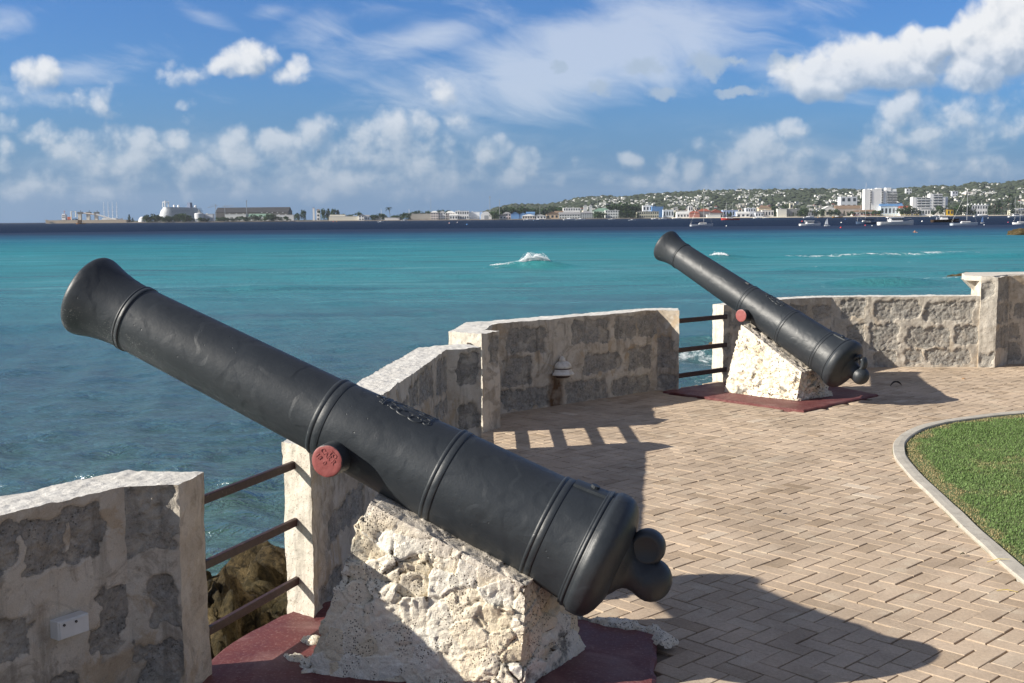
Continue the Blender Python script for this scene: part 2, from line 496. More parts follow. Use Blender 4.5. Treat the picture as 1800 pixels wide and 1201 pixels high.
def build_pavement():
    w = .0968; ang = R(43.5)
    ex = np.array([math.cos(ang), math.sin(ang)]); ey = np.array([-ex[1], ex[0]])
    org = at_z(1450 + 1165 / 5.131, 967 + 848 / 5.131)[:2]       # a joint corner read off the paving
    bricks = []
    N = 190
    for i in range(-N, N):
        for j in range(-N, N):
            r = (i + j) % 4
            if r == 0: bricks.append((i, j, 2, 1))
            elif r == 2: bricks.append((i, j, 1, 2))
    B = np.array(bricks, float)
    cx = org[0] + w * ((B[:, 0] + B[:, 2] / 2) * ex[0] + (B[:, 1] + B[:, 3] / 2) * ey[0])
    cy = org[1] + w * ((B[:, 0] + B[:, 2] / 2) * ex[1] + (B[:, 1] + B[:, 3] / 2) * ey[1])
    ok = (cx > -3) & (cx < 10) & (cy > 2.4) & (cy < 16) & inside(TERR, cx, cy)
    lawn = list(map(tuple, KERB)) + [(12, 3.2)]
    ins = inside([(x + .07, y) for x, y in lawn], cx, cy)
    ok &= ~ins
    for poly in (RED_NEAR, RED_FAR):
        P = np.array(poly); c = P.mean(0)
        ok &= ~inside(c + (P - c) * .985, cx, cy)
    B = B[ok]; n = len(B)
    rs = np.random.default_rng(3)
    g = .0030; ch = .0020; hz = rs.normal(0, .0008, n); dx = rs.normal(0, .0024, n); dy = rs.normal(0, .0022, n)
    tl = rs.normal(0, .0025, (n, 2))
    ring = [(0, 0), (1, 0), (1, 1), (0, 1)]
    V = np.zeros((n, 12, 3))
    for lv, (ins_, z) in enumerate(((g, -.018), (g, -ch * .8), (g + ch, 0.0))):
        for k, (a, bb) in enumerate(ring):
            u = B[:, 2] * w * a + ins_ * (1 - 2 * a) + dx
            v = B[:, 3] * w * bb + ins_ * (1 - 2 * bb) + dy
            X = B[:, 0] * w + u; Y = B[:, 1] * w + v
            V[:, lv * 4 + k, 0] = org[0] + X * ex[0] + Y * ey[0]
            V[:, lv * 4 + k, 1] = org[1] + X * ex[1] + Y * ey[1]
            V[:, lv * 4 + k, 2] = z + hz + (tl[:, 0] * (u - w * B[:, 2] / 2) + tl[:, 1] * (v - w * B[:, 3] / 2))
    fl = []
    for lv in (0, 4):
        for k in range(4):
            k2 = (k + 1) % 4
            fl.append((lv + k, lv + k2, lv + 4 + k2, lv + 4 + k))
    fl.append((8, 9, 10, 11))
    fl = np.array(fl)
    F = (fl[None] + (np.arange(n) * 12)[:, None, None]).reshape(-1, 4)
    me = bpy.data.meshes.new('pavement')
    me.from_pydata(V.reshape(-1, 3).tolist(), [], F.tolist())
    tint = np.clip(np.repeat(np.clip(rs.normal(.5, .17, n), 0, 1), 12), 0, 1).astype(np.float32)
    at = me.attributes.new('tint', 'FLOAT', 'POINT'); at.data.foreach_set('value', tint)
    o = link('pavement', me, mat_pavers())
    tag(o, kind='structure')
    # sand bed under the pavers, reaching over the whole terrace
    m, t, b = material('joint_sand')
    p = geopos(t)
    t.put(b.inputs['Base Color'], t.mix(t.noise(p, 30, 4), (.10, .08, .06), (.19, .155, .115)))
    b.inputs['Roughness'].default_value = .95
    t.put(b.inputs['Normal'], t.bump(t.noise(p, 300, 3), .6, .003))
    mb = MB()
    P = [(x, y, -.0125) for x, y in TERR]
    Q = [(x, y, -3.0) for x, y in TERR]
    k = len(P)
    mb.add(P + Q, [tuple(range(k - 1, -1, -1))] + [(i, (i + 1) % k, (i + 1) % k + k, i + k) for i in range(k)])
    tag(mb.build('ground', m), kind='structure')

def build_lawn():
    lawn = [tuple(p) for p in KERB] + [(12, 3.2)]
    m, t, b = material('lawn_soil')
    p = geopos(t)
    n = t.noise(p, 9, 5); n2 = t.noise(p, 90, 4)
    t.put(b.inputs['Base Color'], t.mix(t.math('MULTIPLY', n, n2), (.07, .12, .03), (.22, .19, .10)))
    b.inputs['Roughness'].default_value = .95
    mb = MB()
    mb.add([(x, y, .004) for x, y in lawn], [tuple(range(len(lawn) - 1, -1, -1))])
    tag(mb.build('lawn', m), kind='structure')
    # kerb: a cast concrete strip in one sweep
    tan = np.gradient(KERB, axis=0); tan /= np.linalg.norm(tan, axis=1)[:, None]
    nrm = np.stack([tan[:, 1], -tan[:, 0]], 1)          # to the lawn side
    prof = [(0, -.02), (0, .014), (.006, .021), (.045, .023), (.086, .022), (.094, .016), (.097, -.02)]
    mb = MB(); V = []; F = []
    K = len(prof)
    for i, c in enumerate(KERB):
        jit = vnoise(np.array([[c[0] * 3, c[1] * 3, k * .7] for k in range(K)]), 5) * .004
        for k, (a, z) in enumerate(prof):
            V.append((c[0] + nrm[i, 0] * (a + jit[k]), c[1] + nrm[i, 1] * (a + jit[k]), z + jit[k] * .6))
    for i in range(len(KERB) - 1):
        for k in range(K - 1):
            F.append((i * K + k, i * K + k + 1, (i + 1) * K + k + 1, (i + 1) * K + k))
    mb.add(V, F)
    m, t, b = material('kerb_concrete')
    p = geopos(t)
    n = t.noise(p, 6, 6, .65); n2 = t.noise(p, 120, 4, .7)
    c = t.mix(t.mapr(n, .3, .7), (.36, .335, .285), (.50, .465, .40))
    c = t.mix(t.mapr(n2, .56, .72, 0, .65), c, (.15, .14, .12))
    c = t.mix(t.mapr(t.noise(p, 14, 5, .7), .52, .66, 0, .45), c, (.24, .215, .18))
    t.put(b.inputs['Base Color'], c); b.inputs['Roughness'].default_value = .9
    t.put(b.inputs['Normal'], t.bump(n2, .5, .003))
    k = mb.build('kerb', m)
    tag(k, 'curved pale concrete kerb edging the lawn', 'kerb')
    # grass blades
    rs = np.random.default_rng(11)
    n = 430000
    x = rs.uniform(2.4, 8.4, n); y = rs.uniform(3.9, 11.3, n)
    kk = inside([(a + .100, c) if c < 9.2 else (a + .075, c - .08) for a, c in lawn], x, y)
    vis = (x / y < .78)
    kk &= vis
    x = x[kk]; y = y[kk]
    pts = np.stack([x, y, np.zeros_like(x)], 1)
    dist = np.full(len(x), 9.0)
    for c in KERB:
        dist = np.minimum(dist, np.hypot(x - c[0], y - c[1]))
    dry = .95 * np.clip(1 - (dist - .10) / .20, 0, 1) + .62 * fbm(pts * 5.0, 4, 3) + .30 * fbm(pts * 1.3, 2, 8) - .03
    dry = np.clip(dry + rs.normal(0, .07, len(x)), 0, 1)
    keep = rs.uniform(0, 1, len(x)) > .25 * (dry > .5)
    x = x[keep]; y = y[keep]; dry = dry[keep]; pts = pts[keep]; n = len(x)
    h = rs.uniform(.007, .018, n) * (1.1 - .45 * dry) * (1 + .35 * fbm(pts * 7, 3, 4))
    a = rs.uniform(0, 2 * math.pi, n); wd = rs.uniform(.0016, .0034, n); bend = rs.uniform(.2, 1.2, n) * h
    ca, sa = np.cos(a), np.sin(a)
    V = np.zeros((n, 5, 3))
    for k, (side, lv) in enumerate(((-1, 0), (1, 0), (1, 1), (-1, 1), (0, 2))):
        off = side * wd * (1 if lv == 0 else .75)
        bb = bend * (0, .3, 1)[lv]
        V[:, k, 0] = x + ca * off - sa * bb
        V[:, k, 1] = y + sa * off + ca * bb
        V[:, k, 2] = .003 + h * (0, .6, 1)[lv]
    idx = (np.arange(n) * 5)[:, None]
    F = np.concatenate([idx + np.array([0, 1, 2, 3])], 0).tolist() + (idx + np.array([3, 2, 4])).tolist()
    me = bpy.data.meshes.new('grass'); me.from_pydata(V.reshape(-1, 3).tolist(), [], F)
    for nm, arr in (('dry', dry), ('tone', rs.uniform(0, 1, n))):
        at = me.attributes.new(nm, 'FLOAT', 'POINT'); at.data.foreach_set('value', np.repeat(arr, 5).astype(np.float32))
    m, t, b = material('grass_blades')
    g = t.mix(t.attr('tone'), (.105, .175, .05), (.165, .25, .085))
    c = t.mix(t.mapr(t.attr('dry'), .32, .62), g, (.34, .27, .14))
    t.put(b.inputs['Base Color'], c); b.inputs['Roughness'].default_value = .6; b.inputs['Specular IOR Level'].default_value = .2
    tag(link('grass', me, m), 'short green grass of the lawn with dry edges', 'grass', kind='stuff')

# ================================================================== walls
def mat_wall():
    m, t, b = material('coral_stone_wall')
    p = geopos(t)
    top = t.attr('top'); st = t.attr('stone'); ut = t.attr('lime')
    nA = t.noise(p, 2.3, 5, .6, .4); nB = t.noise(p, 9, 6, .65, .3); nC = t.noise(p, 46, 5, .7); nD = t.noise(p, 220, 3, .7)
    # lime render
    c = t.ramp(nA, [(.25, (.36, .30, .225)), (.42, (.48, .41, .325)), (.55, (.57, .505, .415)), (.75, (.66, .605, .52))])
    c = t.mix(t.mapr(nB, .50, .62, 0, .8), c, (.60, .55, .47))
    c = t.mix(t.mapr(t.noise(p, 4.2, 6, .68, 1.2), .52, .60, 0, .65), c, (.31, .27, .22))
    c = t.mix(t.mapr(t.noise(t.vmath('ADD', p, (7, 3, 1)), 3.1, 6, .66, 1.0), .56, .62, 0, .7), c, (.47, .36, .24))
    c = t.mix(t.mapr(nB, .42, .28, 0, .6), c, (.20, .155, .105))
    c = t.mix(t.math('MULTIPLY', t.mapr(nC, .60, .72), .45), c, (.14, .115, .085))
    # pale pitted limestone; brightness of the sunlit faces is put into the colour
    c = t.mix(t.math('MULTIPLY', ut, .85), c, t.mix(nB, (.52, .47, .39), (.70, .66, .59)))
    c = t.mix(t.math('MULTIPLY', ut, t.mapr(nC, .58, .66, 0, .7)), c, (.27, .23, .175))
    c = t.mix(t.math('MULTIPLY', ut, t.mapr(t.voro(p, 55), .22, .12, 0, .6)), c, (.16, .13, .10))
    # stone blocks
    edge = t.math('ADD', st, t.math('MULTIPLY', t.math('SUBTRACT', nC, .5), 1.6))
    sm = t.math('MULTIPLY', t.mapr(edge, .34, .66), t.mapr(st, .02, .15))
    sm = t.math('MULTIPLY', sm, t.mapr(t.noise(t.vmath('ADD', p, (5, 5, 2)), 7, 6, .68, .6), .36, .56, .35, 1))
    sc = t.ramp(nC, [(.28, (.125, .119, .107)), (.40, (.25, .239, .217)), (.55, (.37, .355, .325)), (.70, (.52, .50, .46))])
    pit = t.math('MAXIMUM', t.mapr(t.voro(p, 70), .14, .30), t.mapr(t.noise(p, 8, 3), .56, .44))
    sc = t.mix(pit, (.085, .08, .074), sc)
    sc = t.mix(t.mapr(t.noise(p, 9, 6, .7), .44, .60, 0, .7), sc, (.40, .375, .33))
    sc = t.mix(t.mapr(t.noise(t.vmath('ADD', p, (2, 9, 4)), 26, 6, .75), .46, .34, 0, .8), sc, (.075, .07, .06))
    sc = t.mix(t.mapr(nA, .35, .65, .0, .5), sc, (.24, .225, .20))
    sc = t.mix(t.math('MULTIPLY', ut, .35), sc, (.46, .44, .40))  # blocks lightened in colour on the sunlit faces as well
    c = t.mix(sm, c, sc)
    ru = t.math('MULTIPLY', t.attr('rust'), t.mapr(nB, .3, .6, .35, 1))
    c = t.mix(ru, c, t.mix(nC, (.07, .04, .025), (.19, .11, .06)))
    # capping
    tc = t.mix(t.mapr(nB, .3, .7), (.54, .52, .48), (.66, .645, .61))
    tc = t.mix(t.mapr(nC, .62, .72, 0, .5), tc, (.30, .27, .22))
    c = t.mix(top, c, tc)
    # dark run-down stains
    sv = t.vmath('MULTIPLY', p, (14, 14, 1.6))
    s1 = t.mapr(t.noise(sv, 1, 5, .6), .56, .72, 0, .5)
    c = t.mix(t.math('MULTIPLY', s1, t.math('SUBTRACT', 1, top)), c, (.10, .085, .065))
    c = t.vmath('SCALE', c, None, t.mapr(nD, .3, .7, .88, 1.1))
    t.put(b.inputs['Base Color'], c)
    b.inputs['Roughness'].default_value = .92; b.inputs['Specular IOR Level'].default_value = .15
    h = t.math('ADD', t.math('MULTIPLY', nC, .6), t.math('MULTIPLY', nD, .25))
    h = t.math('ADD', h, t.math('MULTIPLY', t.math('MULTIPLY', sm, pit), .7))
    h = t.math('ADD', h, t.math('MULTIPLY', t.math('MULTIPLY', sm, t.noise(t.vmath('ADD', p, (2, 9, 4)), 26, 6, .75)), 1.6))
    h = t.math('ADD', h, t.math('MULTIPLY', sm, -.55))
    h = t.math('ADD', h, t.math('MULTIPLY', t.math('MULTIPLY', ut, nB), 1.3))
    h = t.math('ADD', h, t.math('MULTIPLY', t.noise(p, 4.2, 6, .68, 1.2), .4))
    t.put(b.inputs['Normal'], t.bump(h, .8, .010))
    return m
WALL = mat_wall()

def wall_noise(p):
    q = np.stack([fbm(p * 5.0, 3, 21), fbm(p * 5.0, 3, 31), fbm(p * 5.0, 3, 41)], 1) * .010
    q += np.stack([fbm(p * 30, 3, 51), fbm(p * 30, 3, 61), fbm(p * 30, 3, 71)], 1) * .0045
    return q
def wall_mesh(name, inner, outer, ztop, zin=-.06, zout=-2.2, step=.014, rects=None, pale_faces=(), ztops=None, rough=1.0, seed=0, limetop=None, rust=None):
    """inner / outer: matching lists of plan points; faces are patches in ONE mesh.
    rects: {face index: [(px0,py0,px1,py1)...]} stone blocks read off the photograph, in survey pixels"""
    mb = MB(); rects = rects or {}
    zt = ztops or [ztop] * len(inner)
    def put(c00, c10, c11, c01, stp, blocks=None, top=0.0, lime=0.0, rgh=1.0, rustb=None):
        p, f, n, u, v = grid_patch(c00, c10, c11, c01, stp)
        c00 = np.array(c00, float); c10 = np.array(c10, float); L = np.linalg.norm((c10 - c00)[:2]); H = abs(c01[2] - c00[2])
        st = np.zeros(len(p))
        s = u * L; z = p[:, 2]
        for (s0, z0, s1, z1) in (blocks or []):
            wob = .034 * fbm(np.stack([s * 11, z * 11, np.full_like(s, s0 * 7)], 1), 3, 5)
            dx = np.maximum(s0 - s, s - s1) + wob; dz = np.maximum(z0 - z, z - z1) + wob
            r = .025
            ax, az = np.maximum(dx + r, 0), np.maximum(dz + r, 0)
            d = np.hypot(ax, az) + np.minimum(np.maximum(dx + r, dz + r), 0) - r
            st = np.maximum(st, np.clip(.5 - d / .11, 0, .92))
        if blocks:
            rag = st + .40 * fbm(p * 15 + seed, 4, 71, .6) * (st > .02)
            st = np.clip((rag - .43) / .12, 0, 1) * np.clip(st / .12, 0, 1)
        q = p + wall_noise(p) * rgh
        e = np.minimum(np.minimum(u, 1 - u) * L, np.minimum(v, 1 - v) * max(H, .2)) if not top else np.zeros(len(p))
        fade = np.clip(e / .03, 0, 1)
        if blocks:
            k = fade * st * (-.013 + .010 * fbm(p * 60, 3, 17 + seed) + .006 * fbm(p * 14, 2, 19))
            q += n * k[:, None] * rgh
        if not top:
            # hand-trowelled render
            q += n * (fade * (1 - st) * .006 * fbm(p * 14, 3, 23))[:, None]
        ru = np.zeros(len(p))
        if rustb:
            for (s0, z0, s1, z1) in rustb:
                dx = np.maximum(s0 - s, s - s1) + .02 * fbm(p * 9, 3, 5)
                ru = np.maximum(ru, np.clip(.5 - dx / .06, 0, 1) * (z < z1))
            st = st * (1 - ru)
        mb.add(q, f, 0, dict(rust=ru, stone=st, top=np.full(len(p), top), lime=np.full(len(p), lime)))
    def blocks_for(i, a, b, zt0, rects=rects):
        if i not in rects: return None
        if rects[i] == 'auto':
            L = np.linalg.norm(np.array(b) - np.array(a)); out = []; rr = random.Random(i * 13 + seed)
            for row in range(3):
                z0 = .05 + row * .27; s = -.1 - rr.random() * .3
                while s < L:
                    wdt = rr.uniform(.25, .5)
                    out.append((s, z0, s + wdt, z0 + rr.uniform(.17, .21))); s += wdt + rr.uniform(.06, .1)
            return out
        out = []
        a3 = np.array([a[0], a[1]]); d = np.array([b[0] - a[0], b[1] - a[1]]); L = np.linalg.norm(d); d /= L
        nn = np.array([d[1], -d[0]])
        for (x0, y0, x1, y1) in rects[i]:
            q = []
            for px, py in ((x0, y0), (x1, y1), (x0, y1), (x1, y0)):
                r = ray(px, py); k = ((a3 - EYE[:2]) @ nn) / (r[:2] @ nn); P = EYE + r * k
                q.append(((P[:2] - a3) @ d, P[2]))
            ss = sorted([(q[0][0] + q[2][0]) / 2, (q[1][0] + q[3][0]) / 2]); zz = sorted([(q[0][1] + q[3][1]) / 2, (q[1][1] + q[2][1]) / 2])
            out.append((ss[0], zz[0], ss[1], zz[1]))
        return out
    n = len(inner)
    I = lambda i, z: (inner[i][0], inner[i][1], z)
    O = lambda i, z: (outer[i][0], outer[i][1], z)
    for i in range(n - 1):
        put(I(i, zin), I(i + 1, zin), I(i + 1, zt[i + 1]), I(i, zt[i]), step, blocks_for(i, inner[i], inner[i + 1], zt[i]), 0, pale_faces.get(i, 0) if isinstance(pale_faces, dict) else (1.0 if i in pale_faces else 0), 1.0, blocks_for(i, inner[i], inner[i + 1], zt[i], rust or {}))
        put(I(i, zt[i]), I(i + 1, zt[i + 1]), O(i + 1, zt[i + 1]), O(i, zt[i]), step, None, 1.0 if limetop is None else limetop)
        put(O(i + 1, zout), O(i, zout), O(i, zt[i]), O(i + 1, zt[i + 1]), .05, None, 0, .5)
    put(O(0, zin - .3), I(0, zin - .3), I(0, zt[0]), O(0, zt[0]), step, blocks_for('start', outer[0], inner[0], zt[0]), 0, 1.0 if 'start' in pale_faces else .2)
    put(I(n - 1, zin - .3), O(n - 1, zin - .3), O(n - 1, zt[-1]), I(n - 1, zt[-1]), step, blocks_for('end', inner[-1], outer[-1], zt[-1]), 0, 1.0 if 'end' in pale_faces else .2)
    return mb.build(name, WALL, None, True)

def zr(ox, oy, k, *rs):
    return [(ox + a / k, oy + b / k, ox + c / k, oy + d / k) for a, b, c, d in rs]

def build_walls():
    w = wall_mesh('parapet_wall', [(-2.9, 2.18), (-1.468, 4.262), (-1.271, 4.283)], [(-3.17, 2.37), (-1.544, 4.552), (-1.234, 4.519)], .87, step=.0075,
        rects={0: zr(0, 780, 2.8525, (-300, 440, 90, 680), (120, 380, 335, 655), (335, 300, 510, 590), (530, 720, 648, 960), (440, 910, 600, 1040), (-150, 890, 150, 1110), (180, 1160, 420, 1300)),
               1: zr(0, 780, 2.8525, (615, 215, 890, 545), (745, 640, 905, 915), (690, 1005, 935, 1230))})
    tag(w, 'weathered stone parapet at the left edge of the photo with a white box on it', 'wall')
    w = wall_mesh('parapet_wall', [(-.925, 5.18), (-.734, 6.688), (-.498, 8.73), (-.243, 8.906)], [(-1.074, 5.30), (-.948, 7.185), (-.725, 8.863), (-.42, 9.13)], .87, step=.011, ztops=[.83, .86, .87, .87],
        pale_faces=('start',),
        rects={0: [(575, 880, 640, 930), (610, 960, 700, 1040), (560, 1010, 600, 1060)], 1: zr(620, 520, 3, (300, 470, 345, 600), (350, 395, 420, 560), (440, 320, 522, 500), (500, 540, 540, 640), (250, 560, 300, 640), (430, 560, 500, 640)), 2: zr(620, 520, 3, (548, 300, 660, 470), (560, 570, 665, 700))})
    tag(w, 'stone parapet section running away behind the near cannon barrel', 'wall')
    w = wall_mesh('parapet_wall', [(-.26, 9.93), (-.11, 10.19), (-.235, 10.285), (-.186, 10.839), (1.559, 12.355), (1.783, 12.255)],
        [(-.562, 10.156), (-.53, 10.35), (-.50, 10.55), (-.435, 11.05), (1.41, 12.56), (1.81, 12.56)], .87, step=.012, pale_faces=('start',),
        rects={0: zr(620, 520, 3, (722, 215, 770, 360)), 3: zr(620, 520, 3, (815, 170, 1020, 295), (1155, 125, 1345, 250), (1375, 110, 1500, 225), (1508, 100, 1605, 215), (785, 325, 945, 470), (1220, 305, 1415, 400), (1455, 270, 1570, 385), (1130, 450, 1340, 560), (1370, 430, 1560, 520), (785, 490, 1040, 600)),
               4: zr(620, 520, 3, (1602, 225, 1700, 375), (1612, 405, 1705, 500))},
        rust={3: [(966, 655, 988, 712)]})
    tag(w, 'stone parapet with grey blocks and a domed white lamp, between the two cannons', 'wall')
    w = wall_mesh('parapet_wall', [(2.376, 12.916), (3.367, 13.906), (3.927, 14.142), (5.70, 14.035)], [(2.287, 13.10), (3.20, 14.10), (3.87, 14.40), (5.72, 14.30)], .87, step=.013, pale_faces={'start': 1, 0: .2, 1: .2, 2: .5}, seed=4,  # sunlit stretch coloured paler than the shaded one
        rects={0: 'auto', 1: 'auto', 2: zr(1380, 450, 4.286, (680, 340, 1010, 480), (1055, 350, 1410, 490), (640, 520, 850, 700), (920, 540, 1230, 690), (1270, 530, 1445, 660), (900, 710, 1040, 820), (1060, 705, 1395, 815), (670, 720, 830, 830), (420, 330, 600, 470), (470, 520, 600, 650))})
    tag(w, 'half sunlit stone parapet behind the far cannon', 'wall')
    w = wall_mesh('wall_pier', [(5.70, 14.02), (5.893, 13.985), (6.18, 14.30), (9.5, 14.6)], [(5.72, 14.36), (5.9, 14.6), (6.2, 14.75), (9.5, 15.0)], 1.10, step=.018, pale_faces=(0,), seed=9, limetop=.55,
        rects={0: zr(1380, 450, 4.286, (1470, 200, 1560, 330), (1460, 730, 1570, 840)), 1: zr(1380, 450, 4.286, (1580, 160, 1690, 340), (1575, 360, 1680, 500), (1580, 540, 1680, 690)), 2: 'auto'})
    tag(w, 'taller stone pier with a jutting cap at the right edge of the photo', 'wall')
    # jutting cap, carried on a splayed corbel
    mb = MB()
    for (z0, z1, x0) in ((1.055, 1.115, 5.42),):
        p = [(5.58, 14.20), (5.72, 14.05), (5.86, 14.03), (6.15, 14.34), (9.5, 14.62), (9.5, 15.05), (5.9, 15.0), (5.74, 14.72)]
        V = [(a, b, z0) for a, b in p] + [(a, b, z1) for a, b in p]; k = len(p)
        mb.add(V, [tuple(range(k - 1, -1, -1)), tuple(range(k, 2 * k))] + [(i, (i + 1) % k, (i + 1) % k + k, i + k) for i in range(k)], 0, dict(top=np.full(2 * k, .3), lime=np.full(2 * k, 1.0)))
    V = [(5.60, 14.24, 1.056), (5.74, 14.24, 1.056), (5.74, 14.24, .88), (5.70, 14.66, 1.056), (5.88, 14.66, 1.056), (5.88, 14.66, .88)]
    mb.add(V, [(0, 2, 1), (3, 4, 5), (0, 3, 5, 2), (0, 1, 4, 3), (1, 2, 5, 4)], 0, dict(lime=np.full(6, 1.0)))
    mb.build('cap_slab', WALL, w)

# ================================================================== rails
def mat_rail():
    m, t, b = material('rail_paint')
    p = geopos(t)
    n = t.noise(p, 30, 5, .65)
    c = t.mix(t.mapr(n, .35, .65), (.022, .008, .008), (.042, .016, .015))
    c = t.mix(t.mapr(t.noise(p, 90, 3), .64, .72, 0, .5), c, (.28, .22, .19))
    t.put(b.inputs['Base Color'], c); b.inputs['Roughness'].default_value = .55
    t.put(b.inputs['Normal'], t.bump(n, .3, .003))
    return m
RAIL = mat_rail()
def rail_set(name, a, b, zs, label, thick=.042):
    root = empty(name, ((a[0] + b[0]) / 2, (a[1] + b[1]) / 2, 0))
    d = np.array(b, float) - np.array(a, float); L = np.linalg.norm(d); rz = math.atan2(d[1], d[0])
    for (za, zb) in zs:
        mb = MB()
        mb.box((0, 0, 0), (L, thick * .62, thick))
        o = mb.build('rail', RAIL, root)
        bev = o.modifiers.new('bevel', 'BEVEL'); bev.width = .003; bev.segments = 2
        o.location = (0, 0, (za + zb) / 2)
        o.rotation_euler = (0, -math.atan2(zb - za, L), rz)
    tag(root, label, 'railing')
def build_rails():
    rail_set('railing', (-1.33, 4.40), (-.95, 5.42), [(.735, .735), (.465, .465), (.185, .185)], 'three dark red rails closing the gap beside the near cannon', .036)
    rail_set('railing', (-.36, 9.0), (-.38, 10.12), [(.76, .76), (.595, .595), (.42, .42), (.25, .25), (.085, .085)], 'five dark rails in the narrow gap between two parapets left of the white lamp', .05)
    rail_set('railing', (1.74, 12.40), (2.42, 12.97), [(.74, .74), (.42, .42), (.14, .14)], 'three dark rails in the gap behind the far cannon pedestal', .05)

# ================================================================== painted slabs
RED_NEAR = [(-1.31, 4.10), (-1.30, 4.62), (-1.19, 5.02), (-1.02, 5.33), (-.86, 5.46), (-.3, 5.50), (.20, 5.25), (.63, 4.93), (.55, 4.40), (.40, 3.6), (-.9, 3.5)]
RED_FAR = [(1.60, 12.16), (2.30, 12.80), (3.40, 12.70), (3.77, 11.80), (2.76, 10.84), (2.2, 11.45)]
def mat_red():
    m, t, b = material('red_slab_paint')
    p = geopos(t)
    n = t.noise(p, 5, 6, .65); n2 = t.noise(p, 70, 4, .7)
    c = t.mix(t.mapr(n, .3, .7), (.090, .020, .021), (.140, .034, .032))
    c = t.mix(t.mapr(n2, .54, .68, 0, .55), c, (.34, .20, .175))
    c = t.mix(t.mapr(t.noise(p, 1.8, 5, .7, 1.0), .50, .66, 0, .45), c, (.30, .17, .15))
    c = t.mix(t.mapr(t.math('ADD', t.noise(p, 3.2, 5, .7), t.math('MULTIPLY', n2, .3)), .82, .90, 0, .8), c, (.48, .38, .32))
    t.put(b.inputs['Base Color'], c)
    t.put(b.inputs['Roughness'], t.mapr(n, .3, .7, .5, .75))
    t.put(b.inputs['Normal'], t.bump(t.math('ADD', n, t.math('MULTIPLY', n2, .5)), .5, .004))
    return m
def slab(name, poly, z, label, m):
    c = np.mean(np.array(poly), 0)
    pts = []
    for i in range(len(poly)):
        a = np.array(poly[i]); b = np.array(poly[(i + 1) % len(poly)]); k = max(1, int(np.linalg.norm(b - a) / .06))
        for j in range(k): pts.append(a + (b - a) * j / k)
    pts = np.array(pts); q = np.concatenate([pts, np.zeros((len(pts), 1))], 1)
    pts = pts + np.stack([fbm(q * 9, 3, 3), fbm(q * 9, 3, 4)], 1) * .018
    k = len(pts); ins = c + (pts - c) * .985
    V = [(x, y, -.03) for x, y in pts] + [(x, y, z - .008) for x, y in pts] + [(x, y, z) for x, y in ins]
    mb = MB()
    mb.add(V, [(i, (i + 1) % k, (i + 1) % k + k, i + k) for i in range(k)] + [(i + k, (i + 1) % k + k, (i + 1) % k + 2 * k, i + 2 * k) for i in range(k)] + [tuple(range(2 * k, 3 * k))])
    o = mb.build(name, m)
    return tag(o, label, 'slab')

# ================================================================== pedestals
def mat_rubble(name, fine):
    m, t, b = material(name)
    p = geopos(t)
    cav = t.attr('cav'); cid = t.attr('cid'); mort = t.attr('mort')
    n = t.noise(p, 6, 6, .65, .3); n2 = t.noise(p, 38, 6, .7); n3 = t.noise(p, 170, 3, .7)
    c = t.ramp(cid, [(0, (.76, .66, .49)), (.4, (.86, .79, .66)), (.7, (.88, .84, .74)), (1, (.81, .69, .50))])
    c = t.mix(t.mapr(n, .54, .70, 0, .38), c, (.66, .52, .33))
    c = t.mix(t.math('MULTIPLY', mort, .8), c, t.mix(n2, (.62, .54, .45), (.82, .76, .68)))
    c = t.mix(t.mapr(n, .44, .32, 0, .6), c, (.74, .70, .63))
    grey = t.mapr(t.math('ADD', t.noise(t.vmath('ADD', p, (4, 2, 1)), 4.0, 5, .6), t.math('MULTIPLY', t.math('SUBTRACT', n2, .5), .35)), .60, .68, 0, .85)
    c = t.mix(grey, c, (.19, .185, .17))
    crack = t.math('ADD', cav, t.math('MULTIPLY', t.math('SUBTRACT', n2, .5), 1.3))
    crack = t.mapr(crack, .26, .50)
    c = t.mix(crack, (.13, .098, .06), c)
    pit2 = t.math('MAXIMUM', t.mapr(t.voro(p, 42 if fine else 95), .18, .34), t.mapr(t.noise(p, 7, 4, .6), .56, .48))
    c = t.mix(pit2, (.13, .105, .075), c)
    c = t.vmath('SCALE', c, None, t.mapr(n3, .3, .7, .84, 1.1))
    pit = crack
    t.put(b.inputs['Base Color'], c)
    b.inputs['Roughness'].default_value = .95; b.inputs['Specular IOR Level'].default_value = .1
    h = t.math('ADD', t.math('MULTIPLY', n2, .9), t.math('MULTIPLY', n3, .3))
    h = t.math('ADD', h, t.math('MULTIPLY', pit2, .35))
    t.put(b.inputs['Normal'], t.bump(h, .9, .014))
    return m
